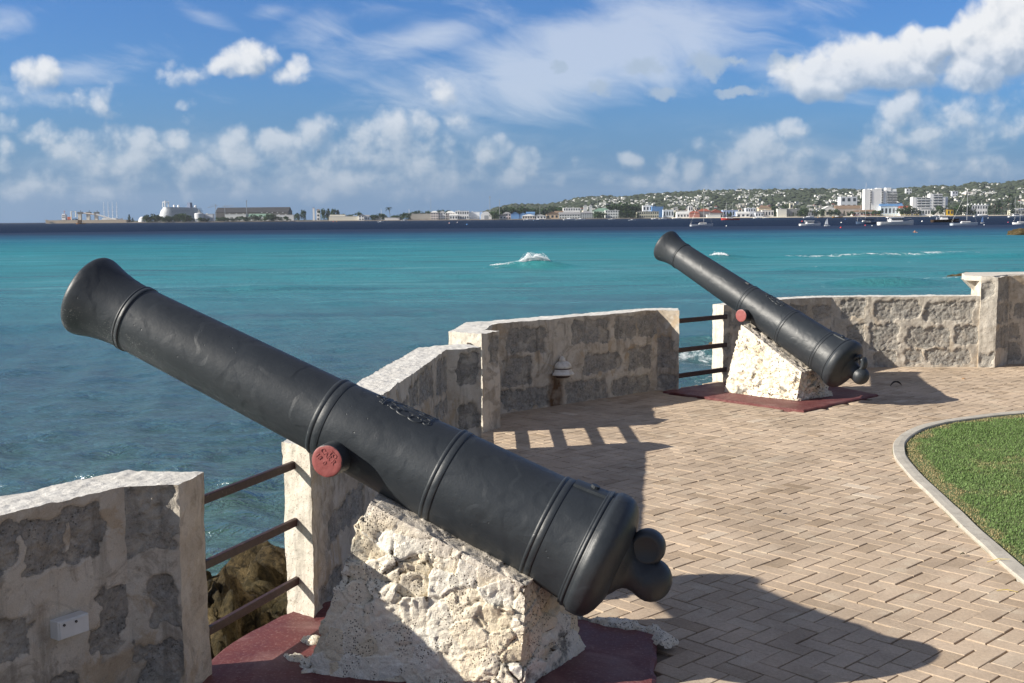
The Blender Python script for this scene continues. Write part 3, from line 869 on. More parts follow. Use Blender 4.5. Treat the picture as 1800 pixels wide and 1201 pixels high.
def pedestal(name, P, ax, corners, label, mat, step, cell, amp):
    """corners in the gun's own frame: (along muzzle, towards the trunnion side, z)"""
    u = np.array([ax[0], ax[1], 0]); u /= np.linalg.norm(u); w = np.array([u[1], -u[0], 0])
    if w[1] > 0: w = -w
    W = lambda c: np.array([P[0], P[1], 0]) + u * c[0] + w * c[1] + np.array([0, 0, c[2]])
    K = {k: W(c) for k, c in corners.items()}
    # subdivide: front, right end, back, left end, top
    mb = MB()
    cen = np.mean([K[k] for k in K], 0)
    def put(a, b, c, d, stp):
        p, f, n, uu, vv = grid_patch(K[a], K[b], K[c], K[d], stp)
        s = (p - cen) @ u; s = np.clip(s, -.22, .22)
        base = cen + s[:, None] * u; base[:, 2] = np.minimum(p[:, 2] * .6, .35)
        dr = p - base; dr /= np.linalg.norm(dr, axis=1)[:, None] + 1e-9
        warp = p + .016 * np.stack([fbm(p * 8, 2, 1), fbm(p * 8, 2, 2), fbm(p * 8, 2, 3)], 1)
        sq = np.array([1.0, 1.0, 1.25])
        gap, cid, til = worley_tilt(warp * cell * sq, 4)
        edge = np.clip(gap / .09, 0, 1)
        gap2, gid, til2 = worley_tilt(warp * cell * 2.3, 14)
        ed2 = np.clip(gap2 / .10, 0, 1)
        patch = np.clip(.5 + 1.6 * fbm(p * 4.5, 3, 33), 0, 1)          # where the render has fallen out
        k = amp * (.25 + .75 * patch) * (1.2 * (cid - .5) + 2.3 * til + .8 * (edge - .8)) + amp * (.3 + .5 * patch) * (.6 * (gid - .5) + 1.1 * til2 + .3 * (ed2 - .8)) + amp * .45 * fbm(p * 5, 3, 9) + amp * .32 * fbm(p * 60, 3, 12)
        edge = 1 - (1 - edge) * (.25 + .75 * patch)
        # smeared mortar near the barrel
        ztop = K['TL'][2] + (K['TR'][2] - K['TL'][2]) * np.clip(((p - K['TL']) @ (K['TR'] - K['TL'])) / ((K['TR'] - K['TL']) @ (K['TR'] - K['TL'])), 0, 1)
        mort = np.clip(1 - (ztop - p[:, 2]) / .09 + .5 * fbm(p * 11, 3, 6), 0, 1)
        k = k * (1 - .7 * mort)
        q = p + dr * k[:, None]
        q[:, 2] = np.where(p[:, 2] < .0, p[:, 2], q[:, 2])
        mb.add(q, f, 0, dict(cav=edge * .7 + ed2 * .3, cid=cid, mort=mort))
    put('BL', 'BR', 'TR', 'TL', step)
    put('BR', 'XR', 'XT', 'TR', step)
    put('XR', 'XL', 'YL', 'XT', step * 2.5)
    put('XL', 'BL', 'TL', 'YL', step)
    put('TL', 'TR', 'XT', 'YL', step)
    o = mb.build(name, mat, None, True)
    # weld the patch seams so that corners stay closed
    bm = bmesh.new(); bm.from_mesh(o.data); bmesh.ops.remove_doubles(bm, verts=bm.verts, dist=.0005); bm.to_mesh(o.data); bm.free()
    return tag(o, label, 'pedestal')
# ================================================================== cannons
GK = 1.025
GUNS = dict(near=((-.629, 4.644, 1.001), 164.75, 23.86), far=((2.514, 11.763, .937), 134.0, 27.2))
def gun_frame(k):
    P, yaw, el = GUNS[k]
    P = EYE + GK * (np.array(P) - EYE); yaw = R(yaw); el = R(el)
    ax = np.array([math.cos(yaw) * math.cos(el), math.sin(yaw) * math.cos(el), math.sin(el)])
    w = np.array([-math.sin(yaw), math.cos(yaw), 0]); w = w if w[1] < 0 else -w
    up = np.cross(ax, w); up = up if up[2] > 0 else -up
    return P, ax, w, up

def mat_iron(name, salt):
    m, t, b = material(name)
    o = objco(t)
    n = t.noise(o, 3.0, 5, .6); n2 = t.noise(o, 24, 5, .65); n3 = t.noise(o, 110, 3, .65)
    c = t.mix(t.mapr(n, .3, .7), (.0155, .0198, .0250), (.0255, .0315, .0385))
    c = t.mix(t.mapr(n2, .60, .75, 0, .15), c, (.048, .050, .054))
    # faint scratches and dusty runs
    sc = t.noise(t.vmath('MULTIPLY', o, (9, 90, 60)), 1, 3, .6)
    c = t.mix(t.mapr(sc, .68, .76, 0, .14), c, (.10, .105, .11))
    sep = t.new('ShaderNodeSeparateXYZ'); t.put(sep.inputs[0], o)
    if salt:
        # salt crust on the lower side of the muzzle
        z = t.mapr(sep.outputs[2], .0, -.09); x = t.mapr(sep.outputs[0], .80, 1.10)
        sp = t.mapr(t.math('ADD', t.noise(o, 230, 2, .7), t.math('MULTIPLY', t.math('SUBTRACT', t.noise(o, 9, 3), .5), .35)), .64, .68)
        c = t.mix(t.math('MULTIPLY', t.math('MULTIPLY', z, x), sp), c, (.42, .41, .39))
    t.put(b.inputs['Base Color'], c)
    t.put(b.inputs['Roughness'], t.mapr(n2, .25, .75, .45, .52))
    b.inputs['Specular IOR Level'].default_value = .55
    h = t.math('ADD', t.math('MULTIPLY', n3, .25), t.math('MULTIPLY', n2, .8))
    pits = t.mapr(t.voro(o, 22), .05, .10)
    pm = t.mapr(t.noise(o, 5, 2), .48, .54)
    h = t.math('ADD', h, t.math('MULTIPLY', t.math('MULTIPLY', pits, pm), .8))
    h = t.math('ADD', h, t.math('MULTIPLY', t.noise(o, 9, 4, .6), .16))
    t.put(b.inputs['Normal'], t.bump(h, .42, .0040))
    return m

def build_gun(key, label, seg, open_loop):
    P, ax, w, up = gun_frame(key)
    root = empty('cannon', P)
    mm = Matrix.Identity(4)
    for i in range(3):
        mm[i][0], mm[i][1], mm[i][2], mm[i][3] = ax[i], w[i], up[i], P[i]
    root.matrix_world = mm
    root.rotation_mode = 'XYZ'
    iron = mat_iron('black_gun_paint_' + ('salted' if key == 'near' else 'clean'), key == 'near')
    S = lambda pr: [(a * GK, r * GK) for a, r in pr]
    def lathe(name, prof, axis='X', org=(0, 0, 0), m=iron, par=root, sg=seg, sub=0):
        mb = MB(); mb.lathe(S(prof), sg, axis, 0, tuple(GK * c for c in org))
        o = mb.build(name, m, par, True)
        return o
    prof = [(-1.192, .001), (-1.192, .08), (-1.188, .12), (-1.180, .16), (-1.166, .20), (-1.150, .228), (-1.138, .241), (-1.124, .249), (-1.108, .253), (-1.085, .2535), (-1.066, .2515), (-1.063, .246), (-1.058, .244), (-1.050, .241), (-1.040, .229), (-1.032, .2265),
            (-.96, .219), (-.885, .213), (-.87, .211), (-.85, .208), (-.75, .2055), (-.6, .2015), (-.44, .197), (-.42, .1955), (-.40, .192), (-.2, .1825), (0, .172), (.10, .1665), (.118, .164), (.135, .161), (.3, .1575), (.5, .1535), (.7, .1495), (.9, .1455), (1.06, .1425), (1.09, .142), (1.125, .1425), (1.16, .144), (1.20, .148), (1.24, .155), (1.275, .1635), (1.30, .171), (1.32, .1765), (1.333, .1785), (1.343, .178), (1.350, .174), (1.354, .166), (1.356, .15), (1.357, .085), (1.354, .076), (1.345, .072), (1.2, .069), (.8, .068), (.8, .001)]
    barrel = lathe('barrel', prof)
    def ring(s, r, wd, h):        # a flat fillet with a fine bead on its muzzle side
        k = wd / 2
        lathe('reinforce_ring', [(s - k, r - .004), (s - k, r + h * .55), (s - k + .003, r + h * .7), (s + k * .10, r + h * .62), (s + k * .16, r + h * .40), (s + k * .24, r + h * .40), (s + k * .32, r + h * .62), (s + k * .50, r + h * .80), (s + k * .70, r + h * .78), (s + k * .86, r + h * .5), (s + k, r + h * .2), (s + k, r - .004)])
    ring(1.10, .1425, .028, .0068)
    ring(.120, .1645, .056, .0060)
    ring(-.415, .1955, .044, .0056)
    ring(-.868, .211, .044, .0066)
    # fillet on the base ring
    lathe('reinforce_ring', [(-1.050, .238), (-1.048, .2425), (-1.043, .2435), (-1.038, .2425), (-1.036, .239), (-1.034, .2385), (-1.030, .2395), (-1.026, .2375), (-1.024, .224)])
    # trunnions
    q = -.082
    for sgn in (1, -1):
        tr = lathe('trunnion', [(.08 * sgn, .0672), (.232 * sgn, .0655), (.238 * sgn, .0645), (.2415 * sgn, .062), (.2415 * sgn, .001)] if sgn > 0 else [(-.2415, .001), (-.2415, .062), (-.238, .0645), (-.232, .0655), (-.08, .0672)], 'Y', (0, 0, q), sg=48)
        if sgn > 0:
            m, t, b = material('red_trunnion_paint_' + key)
            o = objco(t)
            n = t.noise(o, 60, 5, .7); n2 = t.noise(o, 22, 4)
            c = t.mix(n2, (.25, .062, .058), (.33, .098, .090))
            c = t.mix(t.mapr(n, .64, .72, 0, .8), c, (.09, .03, .03))
            t.put(b.inputs['Base Color'], c); b.inputs['Roughness'].default_value = .5
            t.put(b.inputs['Normal'], t.bump(t.math('ADD', n, t.math('MULTIPLY', n2, 1.5)), .35, .004))
            # the painted end face, slightly dished and chipped at its rim
            mb = MB(); V = []; F = []
            rr = [.0, .02, .035, .048, .058, .0632]; sg = 40
            for i, r_ in enumerate(rr):
                for k in range(sg):
                    a = 2 * math.pi * k / sg
                    V.append((r_ * math.cos(a), .2432 + (0 if i < 5 else -.0022), q + r_ * math.sin(a)))
            V = np.array(V) * GK
            V[:, 1] += .0016 * fbm(V * 60, 3, 2)
            for i in range(len(rr) - 1):
                for k in range(sg):
                    F.append((i * sg + k, (i + 1) * sg + k, (i + 1) * sg + (k + 1) % sg, i * sg + (k + 1) % sg))
            mb.add(V, F)
            face = mb.build('painted_end', m, tr, True)
            if key == 'near':
                dk = plain('red_letter_edge', (.30, .05, .05), .55)
                for txt, px, pz, sz, rot in (('TO', -.016, .030, .026, -18), ('CAR R', -.050, .010, .0275, -22), ('18  0', -.049, -.020, .026, -22)):
                    cu = bpy.data.curves.new('lettering', 'FONT'); cu.body = txt; cu.size = sz * GK; cu.extrude = .0012; cu.bevel_depth = .0006
                    tmp = bpy.data.objects.new('tmp_text', cu); col.objects.link(tmp)
                    dg = bpy.context.evaluated_depsgraph_get(); dg.update()
                    me = bpy.data.meshes.new_from_object(tmp.evaluated_get(dg))
                    bpy.data.objects.remove(tmp); bpy.data.curves.remove(cu)
                    lo = link('lettering', me, m, face)
                    a = R(rot)
                    # right = -X turned by a, up = Z turned, normal = +Y
                    rgt = Vector((-math.cos(a), 0, math.sin(a))); upv = Vector((math.sin(a), 0, math.cos(a)))
                    mt = Matrix.Identity(4)
                    org = Vector((0, .2436 * GK, q * GK)) + rgt * (px * GK) * 1.0 + upv * (pz * GK)
                    for i in range(3):
                        mt[i][0], mt[i][1], mt[i][2], mt[i][3] = rgt[i], upv[i], (0, 1, 0)[i], org[i]
                    lo.matrix_local = mt
    # cascabel
    ca = lathe('cascabel', [(-1.186, .130), (-1.200, .112), (-1.212, .092), (-1.226, .079), (-1.242, .0735), (-1.258, .0735), (-1.275, .077), (-1.292, .082), (-1.308, .0845), (-1.325, .084), (-1.345, .078), (-1.362, .067), (-1.376, .052), (-1.386, .034), (-1.391, .016), (-1.392, .001)], sg=48)
    lc = (-1.247, 0, .112)
    mb = MB()
    if open_loop:
        pts = []
        for k in range(25):
            a = R(-75) + R(330) * k / 24
            pts.append((GK * (lc[0] + .008 + .058 * math.cos(a + R(180))), 0, GK * (lc[2] - .022 + .070 * math.sin(a + R(180)))))
        mb.tube(pts, .026 * GK, 14)
        V = mb.v[-1]; V[:, 1] *= 1.7
    else:
        pr = [(-.040, .001), (-.040, .044), (-.043, .050), (-.040, .060), (-.030, .067), (0, .070), (.030, .067), (.040, .060), (.043, .050), (.040, .044), (.038, .001)]
        mb.lathe(S(pr), 40, 'Y', 0, tuple(GK * c for c in lc))
        V = mb.v[-1]
    mb.build('breeching_loop', iron, ca, True)
    # vent patch on the breech, following the barrel's curve
    def on_barrel(s, th, h, r):
        return (GK * s, GK * (r + h) * math.sin(th), GK * (r + h) * math.cos(th))
    def rad(s):
        a = [x for x, _ in prof][::1]
        for (x0, r0), (x1, r1) in zip(prof, prof[1:]):
            if x0 <= s <= x1 and x1 > x0: return r0 + (r1 - r0) * (s - x0) / (x1 - x0)
        return .2
    mb = MB(); V = []; F = []
    ss = np.linspace(-1.045, -.893, 10); tt = np.linspace(-R(11), R(11), 8)
    for lv in (0, 1):
        for s in ss:
            for th in tt:
                V.append(on_barrel(s, th * (1 if lv == 0 else .9), -.006 if lv == 0 else .011, rad(s)))
    nt_, ns_ = len(tt), len(ss); off = nt_ * ns_
    for i in range(ns_ - 1):
        for k in range(nt_ - 1):
            q0 = i * nt_ + k
            F.append((off + q0, off + q0 + nt_, off + q0 + nt_ + 1, off + q0 + 1))
    for i in range(ns_ - 1):
        for k in (0, nt_ - 1):
            a, b2 = i * nt_ + k, (i + 1) * nt_ + k
            F.append((a, b2, off + b2, off + a))
    for k in range(nt_ - 1):
        for i in (0, ns_ - 1):
            a, b2 = i * nt_ + k, i * nt_ + k + 1
            F.append((a, b2, off + b2, off + a))
    mb.add(V, F)
    for (a, th) in ((-.97, R(4)),):
        c0 = on_barrel(a, 0, .010, rad(a)); mb.tube([c0, (c0[0], c0[1], c0[2] + .012)], .018, 12)
    mb.build('vent_patch', iron, root)
    # raised royal cypher on the second reinforce: crown and scrolled letters in relief
    mb = MB()
    def curl(cs, ct, r_s, r_t, a0, a1, rd, n=14):
        pts = []
        for k in range(n):
            a = R(a0 + (a1 - a0) * k / (n - 1))
            s = cs + r_s * math.cos(a); th = (ct + r_t * math.sin(a)) / .18
            pts.append(on_barrel(s, th, -.0025, rad(s)))
        mb.tube(pts, rd * GK * .85, 8)
    for c in (-1, 1):
        curl(-.215, .055 * c, .030, .020, 0, 320, .0075); curl(-.245, .030 * c, .028, .016, 90, 420, .007)
        curl(-.165, .050 * c, .034, .018, 180, -90, .0075); curl(-.12, .042 * c, .022, .014, 0, 360, .007)
        curl(-.19, .015 * c, .060, .012, 20, 250, .006); curl(-.085, .026 * c, .03, .020, 90, 270, .006)
        curl(-.265, .05 * c, .016, .014, 0, 360, .006)
    curl(-.055, 0, .022, .045, 90, 270, .007); curl(-.03, 0, .010, .010, 0, 360, .008); curl(-.07, 0, .004, .055, 90, -90, .008)
    curl(-.275, 0, .006, .05, -90, 90, .007)
    for k in range(5):
        curl(-.055, -.04 + .02 * k, .006, .006, 0, 360, .006, 8)
    mb.build('royal_cypher', iron, root, True)
    if key == 'far':
        mb = MB()
        c0 = on_barrel(.20, R(8), .004, rad(.2))
        for k in range(3):
            mb.tube([on_barrel(.19, R(6 + 3 * k), .003, rad(.19)), on_barrel(.235, R(6 + 3 * k), .003, rad(.235))], .004, 6)
        mb.build('raised_mark', iron, root)
    tag(root, label, 'cannon')
    return root

# ================================================================== small things on the terrace
def build_small():
    # domed lamp on the wall between the cannons
    px, py = 985, 640
    a = np.array([-.186, 10.839]); b = np.array([1.559, 12.355]); d = (b - a) / np.linalg.norm(b - a); nn = np.array([d[1], -d[0]])
    r = ray(px, 658); k = ((a - EYE[:2]) @ nn) / (r[:2] @ nn); P = EYE + r * k
    sc = 10.9 * 47 / FPX / 2 / .13
    root = empty('wall_lamp', (P[0] + nn[0] * .02, P[1] + nn[1] * .02, P[2]), math.atan2(d[1], d[0]))
    m, t, bb = material('lamp_white')
    o = objco(t); n = t.noise(o, 14, 5, .65)
    t.put(bb.inputs['Base Color'], t.mix(t.mapr(n, .45, .7), (.74, .70, .62), (.50, .44, .35))); bb.inputs['Roughness'].default_value = .5
    def half(prof, name, mat, par):
        mb = MB(); V = []; F = []; sg = 24
        for (z, r_) in prof:
            for q in range(sg + 1):
                an = math.pi + math.pi * q / sg
                V.append((r_ * math.cos(an) * sc, r_ * math.sin(an) * sc, z * sc))
        for i in range(len(prof) - 1):
            for q in range(sg):
                F.append((i * (sg + 1) + q, i * (sg + 1) + q + 1, (i + 1) * (sg + 1) + q + 1, (i + 1) * (sg + 1) + q))
        mb.add(V, F)
        return mb.build(name, mat, par, True)
    cap = half([(-.004, .05), (0, .128), (.006, .132), (.016, .128), (.03, .112), (.034, .104), (.052, .104), (.058, .098)], 'shade_rim', m, root)
    dark = plain('lamp_groove', (.10, .07, .06), .7)
    half([(.056, .090), (.070, .090)], 'dark_band', dark, root)
    half([(.068, .095), (.074, .101), (.09, .100), (.105, .094), (.12, .082), (.132, .065), (.136, .045), (.140, .040)], 'dome', m, root)
    half([(.138, .036), (.142, .040), (.152, .039), (.166, .034), (.18, .022), (.188, .012), (.190, .001)], 'finial', m, root)
    half([(-.03, .07), (-.02, .085), (-.004, .088)], 'lamp_holder', dark, root)
    tag(root, 'domed white wall lamp in tiers above a brown stain on the parapet', 'lamp')
    # white plastic box on the left parapet
    a = np.array([-2.9, 2.18]); b = np.array([-1.468, 4.262]); d = (b - a) / np.linalg.norm(b - a); nn = np.array([d[1], -d[0]])
    def onw(px, py, off=0):
        r = ray(px, py); k = ((a + nn * off - EYE[:2]) @ nn) / (r[:2] @ nn); return EYE + r * k
    A, B, C_, D_ = onw(88, 1120), onw(143, 1108), onw(143, 1076), onw(88, 1086)
    L = np.linalg.norm((B - A)[:2]); H = ((D_[2] - A[2]) + (C_[2] - B[2])) / 2
    cx = (A + B + C_ + D_) / 4
    m = plain('box_white_plastic', (.66, .66, .64), .45, .10, 12)
    root = empty('wall_light_box', (cx[0], cx[1], cx[2] - H / 2), math.atan2(d[1], d[0]))
    mb = MB(); mb.box((0, -.022, H / 2), (L, .05, H)); o = mb.build('housing', m, root)
    bv = o.modifiers.new('bevel', 'BEVEL'); bv.width = .004; bv.segments = 2
    mb = MB(); mb.box((0, -.0492, H / 2), (L * .92, .005, H * .90)); o = mb.build('cover', m, root)
    bv = o.modifiers.new('bevel', 'BEVEL'); bv.width = .002; bv.segments = 2
    mt = plain('screw_dark', (.06, .055, .05), .5)
    for s in (-.33, .05):
        mb = MB(); mb.lathe([(-.056, .001), (-.056, .0045), (-.050, .005)], 10, 'Y', 0, (s * L, 0, H * .78)); mb.build('screw', mt, root)
    tag(root, 'white plastic box screwed to the left parapet below its top', 'box')
    # curled dry leaf
    def leaf(pos, L, Wd, rz, m, curl, label):
        mb = MB(); V = []; F = []
        n = 9
        for i in range(n):
            s = i / (n - 1); wv = Wd * math.sin(math.pi * min(1, s * .95 + .03)) ** .8
            x = L * (s - .5); z = .006 + curl * math.sin(math.pi * s) * L
            for k in (-1, -.5, 0, .5, 1):
                V.append((x, wv * k, z + abs(k) * wv * .5 + .004 * vnoise(np.array([[i * .7, k, 1.0]]))[0]))
        for i in range(n - 1):
            for k in range(4):
                F.append((i * 5 + k, i * 5 + k + 1, (i + 1) * 5 + k + 1, (i + 1) * 5 + k))
        mb.add(V, F)
        o = mb.build('leaf', m, None, True)
        so = o.modifiers.new('thickness', 'SOLIDIFY'); so.thickness = .002
        o.location = pos; o.rotation_euler = (0, 0, rz)
        tag(o, label, 'leaf')
    p = at_z(1575, 680); leaf((p[0], p[1], .004), .13, .03, R(8), plain('leaf_dark', (.025, .018, .012), .7), .30, 'dark curled dry leaf on the paving behind the far cannon breech')
    p = at_z(1694, 668); leaf((p[0], p[1], .004), .05, .015, R(30), plain('leaf_orange', (.42, .19, .05), .7), .1, 'small orange leaf on the paving below the right pier')
    p = at_z(1372, 903); leaf((p[0], p[1], .004), .028, .009, R(60), plain('leaf_dark', (.025, .018, .012), .7), .2, 'tiny dark leaf on sunlit paving right of the near breech')
    p = at_z(1692, 978); leaf((p[0], p[1], .004), .026, .009, R(10), plain('leaf_green_dark', (.03, .035, .012), .7), .2, 'tiny dark green leaf on the paving beside the kerb')
    p = at_z(1222, 797); leaf((p[0], p[1], .004), .03, .009, R(10), plain('leaf_dark', (.025, .018, .012), .7), .2, 'tiny dark leaf on sunlit paving beyond the near barrel')
    # dry grass straws by the kerb
    for a, b, lab in (((1735, 988), (1775, 983), 'yellow straw lying across the kerb'), ((1752, 1038), (1790, 1041), 'yellow straw on the paving at the lower kerb')):
        A = at_z(*a, .006); B = at_z(*b, .036 if 'across' in lab else .006)
        mid = (A + B) / 2 + np.array([0, .01, .006])
        mb = MB(); mb.tube([A, mid, B], [.0018, .0022, .001], 5)
        tag(mb.build('straw', plain('straw_yellow', (.50, .40, .10), .7)), lab, 'straw')

def mortar_ridge(pts, rad, label, seed):
    """a crumbly bead of old mortar along the slab"""
    mb = MB(); V = []; F = []
    pts = smooth_poly(pts, 14); sg = 14
    for i, p in enumerate(pts):
        d = pts[min(i + 1, len(pts) - 1)] - pts[max(i - 1, 0)]; d /= np.linalg.norm(d); nrm = np.array([-d[1], d[0]])
        rr = rad * (1 + .6 * vnoise(np.array([[i * .23, seed, 0]]))[0]) * min(1, .3 + 3 * min(i, len(pts) - 1 - i) / len(pts))
        for k in range(sg):
            a = math.pi * k / (sg - 1)
            V.append((p[0] + nrm[0] * rr * math.cos(a), p[1] + nrm[1] * rr * math.cos(a), .018 + .75 * rr * math.sin(a)))
    V = np.array(V)
    f1, f2, cid = worley(V * 38, seed)
    V[:, 2] += (f2 - f1) * .018 * (V[:, 2] > .022) + .008 * fbm(V * 60, 3, seed); V[:, :2] += np.stack([fbm(V * 30, 3, seed + 2), fbm(V * 30, 3, seed + 3)], 1) * .014
    for i in range(len(pts) - 1):
        for k in range(sg - 1):
            F.append((i * sg + k, i * sg + k + 1, (i + 1) * sg + k + 1, (i + 1) * sg + k))
    mb.add(V, F, 0, dict(cav=np.clip(.45 + (f2 - f1) * 2, 0, 1), cid=cid, mort=np.full(len(V), .5)))
    return tag(mb.build('mortar_ridge', RUBBLE, None, True), label, 'mortar')

# ================================================================== shore rocks
def mat_rock():
    m, t, b = material('shore_rock')
    p = geopos(t)
    n = t.noise(p, 5, 6, .65); n2 = t.noise(p, 34, 6, .75); n3 = t.noise(p, 1.4, 3)
    c = t.ramp(n, [(.3, (.028, .021, .010)), (.48, (.095, .068, .030)), (.62, (.19, .138, .066)), (.8, (.28, .22, .14))])
    c = t.mix(t.mapr(n2, .40, .55), t.vmath('SCALE', c, None, .35), c)
    c = t.mix(t.mapr(n3, .45, .6, 0, .35), c, (.040, .040, .016))
    t.put(b.inputs['Base Color'], c); b.inputs['Roughness'].default_value = .85; b.inputs['Specular IOR Level'].default_value = .25
    t.put(b.inputs['Normal'], t.bump(t.math('ADD', n2, t.math('MULTIPLY', n, .6)), 1.0, .045))
    return m
def rock(cx, cy, rx, ry, z0, h, label, seed, rz=0.0, sub=5, group=None):
    bm = bmesh.new(); bmesh.ops.create_icosphere(bm, subdivisions=sub, radius=1)
    v = np.array([q.co[:] for q in bm.verts]); f = [tuple(x.index for x in q.verts) for q in bm.faces]; bm.free()
    off = np.array([seed * 3.1, seed * 1.7, seed])
    f1, f2, cid = worley(v * 2.6 + off, 3)
    k = 1 + .30 * fbm(v * 1.6 + off, 3, seed) + .22 * (cid - .5) * np.clip((f2 - f1) * 4, 0, 1) + .14 * fbm(v * 7 + off, 4, seed + 3) - .10 * np.abs(fbm(v * 14 + off, 3, seed + 5))
    v = v * k[:, None]
    v[:, 2] = np.where(v[:, 2] > 0, v[:, 2], v[:, 2] * .6)
    v = v * np.array([rx, ry, h])
    c, s = math.cos(rz), math.sin(rz)
    v = np.stack([v[:, 0] * c - v[:, 1] * s, v[:, 0] * s + v[:, 1] * c, v[:, 2]], 1)
    mb = MB(); mb.add(v, f)
    o = mb.build('rock', ROCK, None, True)
    o.location = (cx, cy, z0)
    return tag(o, label, 'rock', group)

# ================================================================== sea
SEA_Z = -1.70
def mat_sea():
    m, t, b = material('sea_water')
    p = geopos(t)
    sep = t.new('ShaderNodeSeparateXYZ'); t.put(sep.inputs[0], p)
    # offshore distance: sand flats are pale, the reef drop-off is navy
    bl = t.vmath('MULTIPLY', p, (.006, .05, 0))
    wob = t.noise(bl, 1.0, 4, .6)
    wob2 = t.noise(t.vmath('MULTIPLY', p, (.02, .16, 0)), 1.0, 4, .6)
    d = t.math('ADD', t.math('MULTIPLY', sep.outputs[0], .06), sep.outputs[1])
    d = t.math('LOGARITHM', t.math('MAXIMUM', d, 3.0), 10.0)
    d = t.math('ADD', d, t.math('ADD', t.math('MULTIPLY', t.math('SUBTRACT', wob, .5), .10), t.math('MULTIPLY', t.math('SUBTRACT', wob2, .5), .10)))
    c = t.ramp(t.mapr(d, .7, 3.0), SEA_STOPS)
    # weed and reef patches seen through the shallows
    pat = t.noise(t.vmath('MULTIPLY', p, (.05, .16, 0)), 1.0, 5, .65, .5)
    near = t.mapr(d, 1.9, 2.45, 1, 0)
    c = t.mix(t.math('MULTIPLY', t.mapr(pat, .50, .66), t.math('MULTIPLY', near, .50)), c, (.018, .055, .075))
    farp = t.noise(t.vmath('MULTIPLY', p, (.012, .06, 0)), 1.0, 5, .65, .5)
    fm = t.mapr(d, 1.5, 1.75); fm2 = t.mapr(d, 2.5, 2.4)
    c = t.mix(t.math('MULTIPLY', t.mapr(farp, .50, .64), t.math('MULTIPLY', t.math('MULTIPLY', fm, fm2), .35)), c, (.05, .22, .26))
    # streaks of stirred sand
    st = t.noise(t.vmath('MULTIPLY', p, (.03, .5, 0)), 1.0, 5, .65, .5)
    c = t.mix(t.math('MULTIPLY', t.mapr(st, .54, .70), t.math('MULTIPLY', t.math('MULTIPLY', fm, fm2), .4)), c, (.16, .42, .43))
    ripple_shade = t.noise(t.vmath('MULTIPLY', p, (.10, .55, 0)), 1.0, 4, .7)
    c = t.vmath('SCALE', c, None, t.math('ADD', 1.0, t.math('MULTIPLY', t.math('SUBTRACT', ripple_shade, .5), t.mapr(d, 1.5, 2.3, .25, 1.3))))  # ripple shading of the wave faces put into the water colour
    # foam
    fo = t.attr('foam')
    fn = t.noise(t.vmath('MULTIPLY', p, (1, 1, 1)), 2.2, 6, .75, .6)
    fm_ = t.mapr(t.math('ADD', fo, t.math('MULTIPLY', t.math('SUBTRACT', fn, .5), 1.5)), .45, .75)
    fm_ = t.math('MULTIPLY', fm_, t.mapr(fo, .02, .2))
    # scattered whitecaps
    wc = t.noise(t.vmath('MULTIPLY', p, (.22, .55, 0)), 1.0, 3, .6)
    wc2 = t.noise(t.vmath('MULTIPLY', p, (1.5, 4, 0)), 1.0, 3, .7)
    wcap = t.math('MULTIPLY', t.math('MULTIPLY', t.mapr(wc, .725, .745), t.mapr(wc2, .55, .62)), t.mapr(d, 1.6, 1.9))
    fm_ = t.math('MAXIMUM', fm_, t.math('MULTIPLY', wcap, .8))
    c = t.mix(fm_, c, (.78, .82, .84))
    w1 = t.noise(t.vmath('MULTIPLY', p, (1.0, 1.7, 1)), 2.4, 5, .66, .5)
    w2 = t.noise(t.vmath('MULTIPLY', p, (1.0, 1.8, 1)), .5, 4, .6, .3)
    w3 = t.noise(t.vmath('MULTIPLY', p, (.5, 1.6, 1)), .09, 4, .6)
    w0 = t.noise(t.vmath('MULTIPLY', p, (1.0, 2.2, 1)), 6.5, 3, .6, .3)
    h = t.math('ADD', t.math('MULTIPLY', w1, .30), t.math('MULTIPLY', w2, .20))
    h = t.math('ADD', h, t.math('MULTIPLY', w0, .050))
    h = t.math('ADD', h, t.math('MULTIPLY', w3, 1.2))
    nb = t.bump(h, .56, 1.0)
    # water body + mirror; far off the wave slopes hide most of the mirror
    m.node_tree.nodes.remove(b)
    df = t.new('ShaderNodeBsdfDiffuse'); t.put(df.inputs['Color'], c); t.put(df.inputs['Normal'], t.bump(h, .62, 1.0))
    gl = t.new('ShaderNodeBsdfGlossy'); gl.inputs['Color'].default_value = (.95, .97, 1, 1); t.put(gl.inputs['Roughness'], t.mapr(d, 1.2, 2.6, .17, .30)); t.put(gl.inputs['Normal'], nb)
    fr = t.new('ShaderNodeFresnel'); fr.inputs['IOR'].default_value = 1.333; t.put(fr.inputs['Normal'], nb)
    fac = t.math('MULTIPLY', fr.outputs[0], t.ramp(t.mapr(d, .7, 3.0), [(.15, .42), (.33, .40), (.45, .30), (.55, .24), (.68, .16), (1, .10)]))
    fac = t.math('MULTIPLY', fac, t.math('SUBTRACT', 1, fm_))
    mx = t.new('ShaderNodeMixShader'); t.put(mx.inputs[0], fac); t.l.new(df.outputs[0], mx.inputs[1]); t.l.new(gl.outputs[0], mx.inputs[2])
    t.l.new(mx.outputs[0], m.node_tree.nodes['Material Output'].inputs['Surface'])
    return m
SEA_STOPS = [
    (.00, (.075, .130, .100)), (.17, (.056, .120, .092)), (.26, (.040, .104, .094)), (.32, (.034, .108, .106)), (.37, (.030, .136, .145)), (.43, (.028, .172, .185)), (.50, (.024, .225, .238)), (.60, (.014, .215, .240)), (.665, (.008, .170, .215)), (.705, (.005, .115, .185)), (.745, (.004, .066, .135)), (.80, (.005, .016, .046)), (.86, (.006, .016, .042)), (1.0, (.007, .018, .044))]

